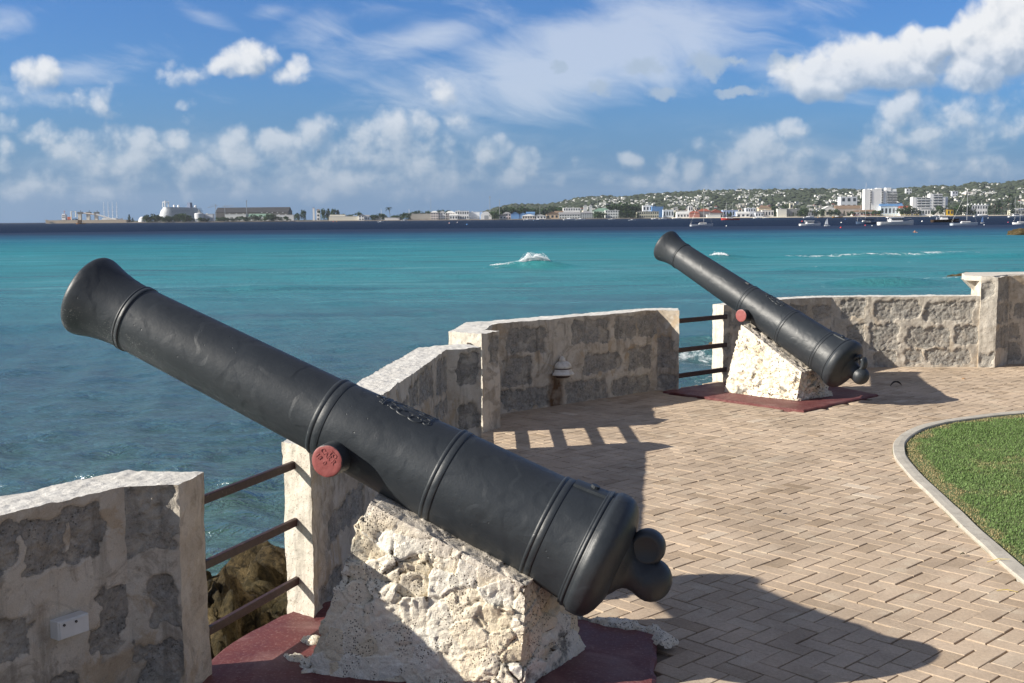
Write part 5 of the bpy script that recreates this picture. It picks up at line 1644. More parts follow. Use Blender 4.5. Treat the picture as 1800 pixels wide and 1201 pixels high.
def boat(kind, px0, px1, pywl, label, hullc=(.86, .87, .88), D=None, bow=1, mast=None, cat='boat', name=None, extra=None, yaw=0.0, top=None, group=None):
    """px0..px1 hull on the water line pywl; mast = photo y of the masthead"""
    if D is None:
        r = ray((px0 + px1) / 2, pywl); D = (SEA_Z - CH) / r[2] * r[1] if r[2] < -1e-4 else 2900
        D = min(D, 2900.0)
    x0 = at_y(px0, pywl, D)[0]; x1 = at_y(px1, pywl, D)[0]; L = x1 - x0; k = mpx(D)
    root = empty(name or {'sail': 'sailboat', 'motor': 'motor_boat', 'dinghy': 'sailing_dinghy', 'small': 'motor_boat', 'ketch': 'sailboat'}[kind], ((x0 + x1) / 2, D, SEA_Z), (0 if bow > 0 else math.pi) + yaw)
    hm = bmat(hullc); wh = bmat((.88, .88, .89)); gl = GLASS_DARK(); al = plain('alloy', (.55, .56, .58), .4, .05, 1, .3); cv = plain('sail_cover_navy', (.03, .035, .06), .8)
    H = L * (.085 if kind in ('sail', 'ketch') else .10); B = L * .30
    if kind == 'dinghy': H = L * .12
    boat_hull(L, B, H).build('hull', hm, root, True)
    if kind in ('sail', 'ketch'):
        mb = MB(); mb.box((L * .06, 0, H + L * .035), (L * .38, B * .5, L * .07), 0, 0, .8); mb.build('cabin', wh, root)
        mb = MB(); mb.box((L * .06, 0, H + L * .038), (L * .34, B * .515, L * .022), 0, 0, .92); mb.build('window', gl, root)
        ms = [(L * .10, mast)] if kind == 'sail' else [(L * .22, mast), (-L * .12, mast)]
        for mx, my in ms:
            zt = at_y((px0 + px1) / 2, my, D)[2] - SEA_Z
            mb = MB(); mb.tube([(mx, 0, H * .8), (mx, 0, zt)], [L * .009, L * .005], 6); mb.tube([(mx, -L * .07, zt * .62), (mx, L * .07, zt * .62)], L * .003, 4)
            mb.build('mast', al, root)
            mb = MB(); mb.tube([(mx - L * .01, 0, H + L * .10), (mx - L * .40, 0, H + L * .095)], [L * .024, L * .014], 8); mb.build('boom', cv, root)
            mb = MB(); mb.tube([(mx, 0, zt * .97), (L * .47, 0, H * 1.15)], L * .0015, 4); mb.tube([(mx, 0, zt * .99), (-L * .48, 0, H)], L * .0015, 4); mb.build('stay', al, root)
    elif kind == 'motor':
        mb = MB(); mb.box((0, 0, H + L * .055), (L * .36, B * .72, L * .11), 0, 0, .85); mb.build('cabin', wh, root)
        mb = MB(); mb.box((L * .02, 0, H + L * .070), (L * .33, B * .75, L * .042), 0, 0, .93); mb.build('window', gl, root)
        mb = MB(); mb.box((-L * .02, 0, H + L * .125), (L * .44, B * .8, L * .016)); 
        for q in (-.2, .14): mb.tube([(L * q, B * .3, H), (L * q, B * .3, H + L * .12)], L * .006, 5); mb.tube([(L * q, -B * .3, H), (L * q, -B * .3, H + L * .12)], L * .006, 5)
        mb.build('canopy', wh, root)
        mb = MB(); mb.tube([(L * .2, -B * .3, H), (L * .2, -B * .3, H * 1.7), (L * .46, 0, H * 1.9)], L * .003, 5); mb.build('rail', al, root)
        if mast:
            zt = at_y((px0 + px1) / 2, mast, D)[2] - SEA_Z
            mb = MB(); mb.tube([(-L * .05, 0, H + L * .12), (-L * .05, 0, zt)], L * .006, 5); mb.tube([(-L * .05, 0, zt * .9), (-L * .16, 0, zt * .6)], L * .004, 5); mb.build('mast', al, root)
    elif kind == 'small':
        mb = MB(); mb.box((-L * .05, 0, H + L * .04), (L * .28, B * .6, L * .08), 0, 0, .8); mb.build('cabin', wh, root)
        if mast:
            zt = at_y((px0 + px1) / 2, mast, D)[2] - SEA_Z
            mb = MB(); mb.tube([(L * .05, 0, H), (L * .05, 0, zt)], L * .008, 5); mb.build('mast', al, root)
    elif kind == 'dinghy':
        zt = at_y((px0 + px1) / 2, top, D)[2] - SEA_Z
        mb = MB(); mb.tube([(L * .2, 0, H * .5), (L * .02, 0, zt)], L * .015, 6); mb.build('mast', al, root)
        n = 6; V = []; F = []
        for i in range(n + 1):
            t = i / n
            for k2 in range(5):
                s = k2 / 4; x = L * .18 - L * .17 * t - s * L * .62 * (1 - t) ** .7; V.append((x, .05 * L * math.sin(math.pi * s) * (1 - t * .5), H * 1.6 + (zt - H * 1.8) * t))
        for i in range(n):
            for k2 in range(4): F.append((i * 5 + k2, i * 5 + k2 + 1, (i + 1) * 5 + k2 + 1, (i + 1) * 5 + k2))
        mb = MB(); mb.add(V, F)
        so = mb.build('sail', bmat((.74, .78, .84)) if 'blue' not in label else bmat((.16, .30, .60)), root, True)
        sd = so.modifiers.new('thickness', 'SOLIDIFY'); sd.thickness = .02
    if extra: extra(root, L, B, H)
    return tag(root, label, cat, group)

def build_boats():
    boat('sail', 1213, 1253, 398, 'white sailboat with a dark boom cover moored left of the far muzzle', (.62, .65, .70), bow=1, mast=331)
    boat('ketch', 1268, 1300, 387, 'red hulled sailboat with two pale masts near the far beach', (.55, .06, .05), bow=-1, mast=356)
    boat('small', 1324, 1338, 384.5, 'small white motorboat near the beach, left one of two side by side', D=2000, bow=-1)
    boat('small', 1341, 1351, 384.5, 'small white motorboat near the beach, right one of two side by side', D=2000)
    boat('motor', 1405, 1442, 397, 'white motor yacht with a peaked cabin left of the white sailing dinghy', bow=1)
    boat('dinghy', 1449, 1459, 397.5, 'little dinghy under a full white sail', top=384)
    boat('small', 1412, 1431, 385, 'white boat with a yellow mast lying off the beach trees', D=1900, mast=362)
    boat('small', 1437, 1447, 383.5, 'orange boat with a slim mast off the beach trees', (.62, .30, .05), D=2200, mast=367)
    boat('small', 1463, 1481, 384, 'longer orange boat lying close to the beach', (.62, .28, .05), D=2000)
    boat('sail', 1505, 1545, 394, 'dark hulled sailboat with a dark awning at the tall mast left of the cabin cruiser', (.06, .10, .18), bow=-1, mast=321,
         extra=lambda r, L, B, H: (lambda mb: (mb.box((0, 0, H + L * .16), (L * .62, B * .8, L * .02)), [mb.tube([(q * L, B * .35, H), (q * L, B * .35, H + L * .16)], L * .006, 5) for q in (-.28, 0, .28)], mb.build('awning', plain('awning_dark', (.04, .05, .08), .7), r)))(MB()))
    boat('motor', 1543, 1605, 396, 'large white cabin cruiser with a flat canopy, biggest of the moored boats', (.88, .87, .85), bow=1, mast=362)
    boat('small', 1634, 1652, 382.5, 'white speedboat close to the beach below the hotel', D=1900)
    def crew(r, L, B, H):
        mb = MB()
        for k in range(7): mb.box((-L * .3 + k * L * .09, 0, H + L * .05), (L * .035, B * .3, L * .09), 0, 0, .7)
        mb.build('seat_row', plain('boat_seats', (.25, .27, .32), .7), r)
        mb = MB(); mb.box((-L * .05, 0, H + L * .15), (L * .36, B * .7, L * .014)); [mb.tube([(q * L, 0, H), (q * L, 0, H + L * .15)], L * .008, 5) for q in (-.2, .1)]; mb.build('canopy', bmat((.76, .77, .78)), r)
    boat('small', 1637, 1685, 391, 'long dark brown passenger boat with a white canopy', (.07, .045, .03), bow=1, extra=crew)
    boat('sail', 1671, 1718, 396.5, 'pale blue grey sailboat with a bare mast right of the brown passenger boat', (.58, .66, .74), bow=1, mast=333)
    boat('small', 1711, 1736, 382.5, 'white boat with a short mast and a red buoy, below the arcaded villa', D=1700, mast=353)
    boat('dinghy', 1724, 1731, 392.5, 'tiny dinghy under a blue sail', top=380)
    boat('motor', 1772, 1799, 384.5, 'white motor yacht lying off the palms at the right edge', D=1300, mast=345)
    boat('sail', 1780, 1812, 394.5, 'white sailboat cut by the right edge of the photo', bow=-1, mast=348)
    boat('small', 1790, 1801, 378.8, 'low white boat farthest right near the beach', D=2300, mast=350)
    boat('small', 920, 934, 388.3, 'white motorboat off the blue sheds, leftmost of the bay moorings', D=2000)
    boat('small', 937, 955, 389, 'blue trimmed white motorboat beside the leftmost mooring', (.30, .42, .60), D=1700)
    boat('small', 990, 1012, 388.2, 'white sailing boat with a thin mast off the green roofed buildings', D=1800, mast=361)
    boat('small', 1012, 1029, 388, 'low white boat just right of the thin masted boat off the green roofs', D=1900)
    boat('small', 1070, 1081, 387.2, 'small white boat in front of the dark conical trees', D=2000, mast=371)
    boat('small', 1105, 1117, 389.3, 'lone flat white boat left of the far muzzle', (.62, .68, .74), D=1300)
    boat('small', 1145, 1156, 386.5, 'small white boat in front of the cream office block', D=2000, bow=-1)
    boat('small', 1158, 1172, 386.2, 'white boat with a slim mast right of the cream office block', D=1900, mast=362)
    boat('small', 1182, 1197, 385.5, 'white boat with a slim mast left of the moored dark boom sailboat', D=2000, mast=366)
    boat('small', 664, 674, 391, 'small white boat with a short mast far off the left shore', D=1500, mast=381)
    boat('small', 705, 716, 388.5, 'white motorboat by the low waterfront right of the lone palm', D=2500)
    # rusty workboat
    rust = (.22, .10, .04)
    def wh(r, L, B, H):
        mb = MB(); mb.box((L * .1, 0, H + L * .18), (L * .45, B * .8, L * .36), 0, 0, .8); mb.build('wheelhouse', plain('rusty_wheelhouse', (.10, .06, .035), .8), r)
        mb = MB(); mb.tube([(L * .2, 0, H + L * .3), (L * .2, 0, H + L * .6)], L * .02, 6); mb.build('funnel', plain('rusty_wheelhouse', (.10, .06, .035), .8), r)
    boat('small', 134, 150, 394.2, 'rusty brown workboat before the low quay at left', rust, D=1900, bow=-1, extra=wh, cat='workboat')
    # buoys
    for (px, py, c, lab, h) in [(1410, 390, (.60, .05, .04), 'round red buoy left of the white motor yacht', .9), (1479, 392, (.75, .75, .75), 'white mooring buoy right of the white sailing dinghy', .7), (1478, 401, (.60, .07, .07), 'small red buoy below the white mooring buoy', .55), (1486, 386, (.08, .20, .55), 'blue buoy near the longer orange boat', .8), (1277, 398, (.75, .75, .75), 'tiny white buoy right of the dark boom sailboat', .5),
        (1521, 397, (.62, .10, .14), 'small red buoy below the dark hulled sailboat', .5), (1533, 397.5, (.75, .75, .75), 'tiny white buoy below the dark hulled sailboat', .4), (1621, 390, (.75, .75, .75), 'white buoy right of the large cabin cruiser', .9), (1730, 396, (.7, .72, .75), 'tiny pale buoy under the blue sailed dinghy', .4), (1772, 391.5, (.65, .12, .2), 'small pink buoy left of the boat cut by the right edge', .5), (1737, 384, (.75, .75, .75), 'white buoy right of the boat with the red buoy', .9), (1721, 378.5, (.6, .05, .04), 'red ball on the deck line of the boat below the villa', 1.0),
        (790, 393, (.70, .45, .45), 'pale pink buoy, left one of three off the white harbour buildings', 1.0), (804, 391.5, (.72, .6, .6), 'pale buoy, middle one of three off the white harbour buildings', 1.0), (821, 395.3, (.10, .28, .60), 'blue buoy, right one of three off the white harbour buildings', .9), (586, 389.5, (.65, .10, .05), 'red kayak shaped float off the cream terminal', 1.2), (592, 389.8, (.65, .30, .08), 'orange float right of the red one off the cream terminal', 1.1)]:
        r = ray(px, py); D = (SEA_Z - CH) / r[2] * r[1] if r[2] < -1e-4 else 2000; D = min(D, 2000)
        s = max(h * .55, 1.5 * mpx(D) * .6); x = at_y(px, py, D)[0]
        mb = MB(); mb.lathe([(-.5, .001), (-.45, .45), (-.1, .85), (.3, 1.0), (.75, .85), (1.05, .45), (1.15, .18), (1.45, .14), (1.5, .001)], 14)
        mb.v[0] *= s
        o = mb.build('buoy', bmat(c), None, True); o.location = (x, D, SEA_Z); tag(o, lab, 'buoy')
    # swimmer, only head, shoulders and arms above the water
    r = ray(1608, 409); D = (SEA_Z - CH) / r[2] * r[1]; x = at_y(1608, 409, D)[0]
    me = bpy.data.meshes.new('person')
    vs = [((0, 0, -.35), .17), ((0, 0, 0), .19), ((0, 0, .16), .15), ((0, 0, .26), .06), ((0, -.01, .36), .095), ((0, -.01, .46), .085), ((.20, 0, .14), .065), ((.38, -.1, .03), .05), ((.52, -.25, .0), .035), ((-.20, 0, .14), .065), ((-.38, -.1, .03), .05), ((-.52, -.25, .0), .035)]
    me.from_pydata([v for v, _ in vs], [(0, 1), (1, 2), (2, 3), (3, 4), (4, 5), (2, 6), (6, 7), (7, 8), (2, 9), (9, 10), (10, 11)], [])
    o = link('person', me, plain('swimmer_skin', (.50, .25, .16), .6))  # plain orange-pink skin colour
    sk = o.modifiers.new('skin', 'SKIN'); 
    for i, (_, rr) in enumerate(vs): me.skin_vertices[0].data[i].radius = (rr, rr)
    me.skin_vertices[0].data[0].use_root = True
    ss = o.modifiers.new('sub', 'SUBSURF'); ss.levels = 2; ss.render_levels = 2
    o.location = (x, D, SEA_Z); tag(o, 'person swimming in the turquoise water, head and shoulders out', 'person')

def pole(px, pyt, D, label, r=.5, name='mast_pole', cat='pole', arms=(), c=(.30, .32, .34), pyb=None):
    x, zt = xz(px, pyt, D)
    mb = MB(); mb.tube([(0, 0, 0), (0, 0, zt - LAND)], [r, r * .6], 6)
    for (dx, za) in arms:
        mb.tube([(0, 0, (zt - LAND) * za), (dx, 0, (zt - LAND) * za)], r * .5, 5)
    o = mb.build(name, bmat(c)); o.location = (x, D, LAND)
    return tag(o, label, cat)

def build_town():
    W_, C_, P_ = (.84, .84, .83), (.66, .60, .46), (.70, .58, .52)
    # --- harbour at left
    x0, zt = xz(80, 387.5, 2990); x1, _ = xz(222, 387.5, 2990)
    mb = MB(); mb.box(((x0 + x1) / 2, 2990 + 20, (zt + SEA_Z - 3) / 2), (x1 - x0, 40, zt - SEA_Z + 3)); mb.box((x0 + 4, 2985, zt + .6), (6, 6, 1.2))
    tag(mb.build('quay', bmat((.42, .36, .29))), 'long low tan quay reaching out at the left horizon', 'quay')
    QZ = zt
    # cargo ship
    D = 3035; x, _ = xz(120, 388, D); k = mpx(D)
    root = empty('cargo_ship', (x, D, SEA_Z))
    boat_hull(60, 12, 9, 2).build('hull', bmat((.05, .07, .16)), root, True)
    mb = MB(); mb.box((-10, 0, 15), (10, 10, 14)); mb.box((-10, 0, 23), (8, 8, 4)); mb.build('superstructure', bmat((.66, .68, .72)), root)
    mb = MB(); mb.box((-10, -5.2, 16), (8, .4, 1.4)); mb.box((-10, -5.2, 20), (8, .4, 1.4)); mb.build('window', GLASS_DARK(), root)
    mb = MB(); mb.tube([(-9, 0, 24), (-9, 0, 34)], .5, 6); mb.tube([(-12, 0, 31), (-6, 0, 31)], .3, 5); mb.build('mast', bmat((.40, .14, .08)), root)
    mb = MB(); mb.box((4, 0, 13), (9, 9, 8)); mb.build('deck_cargo', bmat((.45, .12, .07)), root)
    mb = MB(); mb.box((16, 0, 11), (9, 9, 4)); mb.build('deck_cargo', bmat((.12, .24, .42)), root)
    tag(root, 'small cargo ship with white bridge and red deck cargo behind the quay', 'ship')
    # white pipe gantry
    x, zg = xz(129, 372, 3020); mb = MB()
    mb.tube([(-6, 0, QZ), (-6, 0, zg), (6, 0, zg), (6, 0, QZ + 8)], 1.3, 6); o = mb.build('pipe_gantry', bmat((.72, .68, .60))); o.location = (x, 3020, 0)
    tag(o, 'white pipe arch on the quay beside the cargo ship', 'gantry')
    # three loader towers
    for i, px in enumerate((140, 155, 169)):
        D = 3008 + 3 * i; x, zt = xz(px, 370, D)
        root = empty('loader_tower', (x, D, QZ)); h = zt - QZ
        mb = MB(); mb.box((0, 0, h * .40), (8, 8, h * .8)); mb.build('tower_body', bmat((.56, .54, .50)), root)
        mb = MB(); mb.box((1, 0, h * .74), (12, 9, h * .2)); mb.build('head_house', bmat((.16, .17, .18)), root)
        mb = MB(); mb.tube([(2.5, 0, h * .8), (2.5, 0, h)], .8, 6); mb.build('chimney', bmat((.10, .10, .11)), root)
        tag(root, ['left', 'middle', 'right'][i] + ' of three pale loader towers with dark heads on the quay', 'tower', 'loader towers on the quay')
    a = xz(140, 374, 3006); b = xz(166, 377, 3006)
    mb = MB(); mb.tube([(a[0], 3006, a[1]), (b[0], 3006, b[1])], 1.6, 6); tag(mb.build('conveyor', bmat((.70, .60, .50))), 'short pale conveyor joining the loader towers', 'conveyor')
    a = xz(169, 377, 3004); b = xz(207, 388, 3004)
    mb = MB(); mb.tube([(a[0], 3004, a[1]), (b[0], 3004, b[1])], 2.0, 6); mb.tube([(a[0] * .5 + b[0] * .5, 3004, QZ), (a[0] * .5 + b[0] * .5, 3004, (a[1] + b[1]) / 2)], 1, 5)
    tag(mb.build('conveyor', bmat((.66, .66, .66))), 'long pale conveyor sloping down to the right end of the quay', 'conveyor')
    # four-masted ship
    D = 3060; x, _ = xz(194, 388, D)
    root = empty('tall_ship', (x, D, SEA_Z))
    boat_hull(64, 11, 9, 2).build('hull', bmat(W_), root, True)
    mb = MB(); mb.box((-2, 0, 11), (36, 8, 4)); mb.build('deckhouse', bmat(W_), root)
    for px in (182, 189.5, 197, 204.5):
        xm, zt = xz(px, 355, D); h = zt - SEA_Z
        mb = MB(); mb.tube([(xm - x, 0, 8), (xm - x, 0, h)], [.8, .35], 6)
        for q in (.35, .55, .75): mb.tube([(xm - x - 1.8, 0, h * q), (xm - x + 3, 0, h * q)], .3, 5)
        mb.build('mast', bmat((.70, .72, .74)), root)
    tag(root, 'white four masted sailing ship behind the quay', 'ship')
    # cruise ship, seen from its quarter
    D = 3300; xs, _ = xz(285, 386, D)
    root = empty('cruise_ship', (xs, D, SEA_Z), R(78))
    Ls = 260; Bs = 34
    k = boat_hull(Ls, Bs, 15, 3, .1, .92); k.v[0][:, 0] += Ls / 2; k.build('hull', bmat((.76, .77, .78)), root, True)
    for i in range(8):
        w = Bs * (1.0 if i < 6 else .8); x0s = 4 + i * 2.6; mb = MB()
        V = []; F = []; n = 14
        for z in (15 + i * 3.6, 15 + i * 3.6 + 3.2):
            for q in range(n + 1):
                a = math.pi / 2 + math.pi * q / n; V.append((x0s + 12 + 12 * math.cos(a), w / 2 * math.sin(a) * 1.0, z))
            V.append((Ls * (.86 - .02 * i), -w / 2, z)); V.append((Ls * (.86 - .02 * i), w / 2, z))
        m_ = n + 3
        F += [(q, (q + 1) % m_, (q + 1) % m_ + m_, q + m_) for q in range(m_)] + [tuple(range(m_ - 1, -1, -1)), tuple(range(m_, 2 * m_))]
        mb.add(V, F); mb.build('deck', bmat((.76, .77, .78)), root)
        mb = MB()
        for y in (-1, 1): mb.box((Ls * .46, y * (w / 2 + .05), 16.4 + i * 3.6), (Ls * .74, .5, 1.2))
        mb.build('window_band', plain('ship_glass', (.14, .19, .26), .3), root)
    mb = MB(); mb.tube([(22, -9, 44), (24, -9, 58), (24, 9, 58), (22, 9, 44)], 1.6, 6); mb.tube([(20, 0, 44), (20, 0, 62)], 2.0, 6); mb.build('mast_frame', bmat((.76, .77, .78)), root)
    mb = MB(); mb.box((Ls * .62, -3, 50), (18, 12, 16), 0, 0, .7); mb.build('funnel', bmat((.16, .20, .30)), root)
    for q, y in ((.28, 0), (.42, 6), (.75, -4)):
        mb = MB(); mb.lathe([(43, .001), (44, 2.5), (47, 3.6), (50, 2.6), (51, .001)], 12, 'Z', 0, (Ls * q, y, 0)); mb.build('radome', bmat((.76, .77, .78)), root, True)
    tag(root, 'big white cruise ship seen from its stern quarter above the low trees', 'ship')
    # small dome tent, tank, sheds
    D = 3015; x0, zt = xz(243, 381, D); x1, _ = xz(256, 381, D); mb = MB(); r = (x1 - x0) / 2
    mb.lathe([(0, r), (r * .35, r * .95), ((zt - LAND) * .75, r * .7), ((zt - LAND), r * .12), ((zt - LAND) * 1.0, .001)], 20)
    o = mb.build('dome_tent', bmat(W_), None, True); o.location = ((x0 + x1) / 2, D, LAND); tag(o, 'small white dome on the shore left of the low wood', 'dome')
    D = 3000; x0, zt = xz(342, 376, D); x1, _ = xz(358, 376, D); r = (x1 - x0) / 2; h = zt - LAND; root = empty('storage_tank', ((x0 + x1) / 2, D, LAND))
    mb = MB(); mb.lathe([(0, r), (h, r), (h + 1, r * .96), (h + 3, .001)], 28); mb.build('shell', bmat((.66, .67, .68)), root)
    mb = MB(); mb.box((0, 0, h + 5), (6, 6, 5)); mb.tube([(0, 0, h + 3), (0, 0, h + 11)], 1.2, 6); mb.build('vent_house', bmat((.30, .32, .33)), root)
    tag(root, 'round pale storage tank right of the cruise ship', 'tank')
    building('harbour_shed', 356, 374, 376.5, 3010, (.60, .63, .68), 'flat', 'white', 'low pale shed between the storage tank and the dark grey shed')
    def shedx(r, W, dp, H, mat):
        for k in range(9):
            mb = MB(); mb.box((W * (.14 + .036 * k), -.2, H * (.40 if k % 2 else .62)), (3.2, .5, 1.6)); mb.build('window', bmat((.62, .64, .66)), r)
    building('grey_shed', 378, 506, 364.5, 3110, (.115, .11, .108), 'gable', 'dark', 'very long dark grey shed with white windows at its right end', 'shed', 60, extra=shedx)
    building('quay_shed', 395, 432, 377, 3030, (.62, .64, .64), 'flat', 'white', 'long low white shed before the left part of the dark grey shed')
    building('quay_shed', 436, 474, 376, 3030, (.58, .62, .62), 'gable', 'green', 'low pale green roofed shed before the right part of the dark grey shed')
    building('quay_shed', 482, 516, 378, 3030, (.62, .64, .66), 'flat', 'white', 'low white block at the right foot of the dark grey shed')
    # cranes
    for (px, py, dx, lab) in ((379, 359, -22, 'slender crane with a left pointing jib at the left end of the dark shed'), (395, 361, 24, 'slender crane with a right pointing jib in front of the dark shed'), (433, 352, 3, 'tall thin mast behind the dark grey shed')):
        D = 3080; x, zt = xz(px, py, D); root = empty('tower_crane', (x, D, LAND)); h = zt - LAND
        mb = MB(); mb.tube([(0, 0, 0), (0, 0, h)], .8, 5); mb.build('mast', bmat((.28, .30, .33)), root)
        mb = MB(); mb.tube([(-dx * .3, 0, h * .93), (dx, 0, h * (.96 if dx > 0 else .80))], .55, 5); mb.tube([(0, 0, h), (dx * .7, 0, h * .94)], .2, 4); mb.build('jib', bmat((.28, .30, .33)), root)
        tag(root, lab, 'crane')
    building('slim_tower', 549.5, 552.5, 366, 3020, W_, 'flat', 'red', 'slimmer and left one of two white towers by the dark trees', 'tower', 5)
    building('slim_tower', 556, 562, 368, 3020, W_, 'hip', 'brown', 'broader and right one of two white towers by the dark trees', 'tower', 8, rows=3, cols=1)
    building('harbour_terminal', 578, 632, 380.5, 3000, (.70, .66, .55), 'flat', 'white', 'long low cream terminal right of the tall dark trees', 'terminal', 18, extra=lambda r, W, dp, H, m: (lambda mb: (mb.box((-W * .22, 9, H + 2), (W * .5, 12, 5)), mb.build('upper_storey', m, r)))(MB()))
    building('gabled_house', 630, 640, 376, 2996, W_, 'front', 'grey', 'white gable fronted house at the right end of the cream terminal', 'house', 12, rows=2, cols=2)
    building('gabled_house', 640, 649, 378, 3000, (.66, .70, .74), 'gable', 'grey', 'lower grey roofed wing beside the white gabled house', 'house', 12, rows=1, cols=3)
    building('long_shed', 655, 672, 381, 3005, (.66, .67, .66), 'gable', 'grey', 'low white shed in front of the lone palm, left one', 'shed')
    building('long_shed', 676, 702, 383, 2998, (.72, .70, .68), 'flat', 'white', 'low white waterfront row in front of the lone palm, right one', 'shed')
    building('grey_block', 719, 757, 376, 3030, (.42, .40, .36), 'flat', 'grey', 'long plain grey brown block left of the white harbour buildings', depth=20)
    WL = [(757, 770, 371, (.74, .66, .62), 'hip', 'pinkish white harbour building, leftmost of the bright row', 3, 3), (770, 783, 370, W_, 'front', 'white harbour building with a pointed gable in the bright row', 3, 3), (783, 800, 371, (.76, .70, .67), 'hip', 'wide pinkish white harbour building in the bright row', 3, 4), (790, 804, 376, W_, 'gable', 'low white shed in front of the bright harbour row', 1, 3), (800, 824, 371, W_, 'flat', 'long flat white harbour block in the bright row', 2, 6), (824, 843, 373, (.74, .77, .80), 'flat', 'cool white windowless block right of the bright harbour row', 0, 0), (843, 848, 372, (.30, .42, .62), 'flat', 'narrow blue block beside the windowless white one', 0, 0)]
    for i, (a, b, y, c, rf, lab, rw, cl) in enumerate(WL):
        building('harbour_building', a, b, y, 2998 + (i % 3) * 14, c, rf, 'white', lab, rows=rw, cols=cl)
    # arched hall
    D = 2994; x0, zt = xz(845, 372, D); x1, _ = xz(864, 372, D); r = (x1 - x0) / 2; h = zt - LAND; root = empty('arched_hall', ((x0 + x1) / 2, D, LAND))
    mb = MB(); n = 14; prof = [(-r, 0)] + [(-r * math.cos(math.pi * q / n), h * .45 + h * .55 * math.sin(math.pi * q / n)) for q in range(n + 1)] + [(r, 0)]
    V = [(x, 0, z) for x, z in prof] + [(x, 30, z) for x, z in prof]; q = len(prof)
    mb.add(V, [tuple(range(q)), tuple(range(2 * q - 1, q - 1, -1))] + [(i, i + q, i + 1 + q, i + 1) for i in range(q - 1)]); mb.build('wall', bmat(W_), root)
    mb = MB(); mb.box((0, -.1, h * .25), (r * .7, .4, h * .5)); mb.build('door', bmat((.35, .37, .40)), root)
    tag(root, 'white hall with a rounded arched roof left of the dark bushy tree', 'hall')
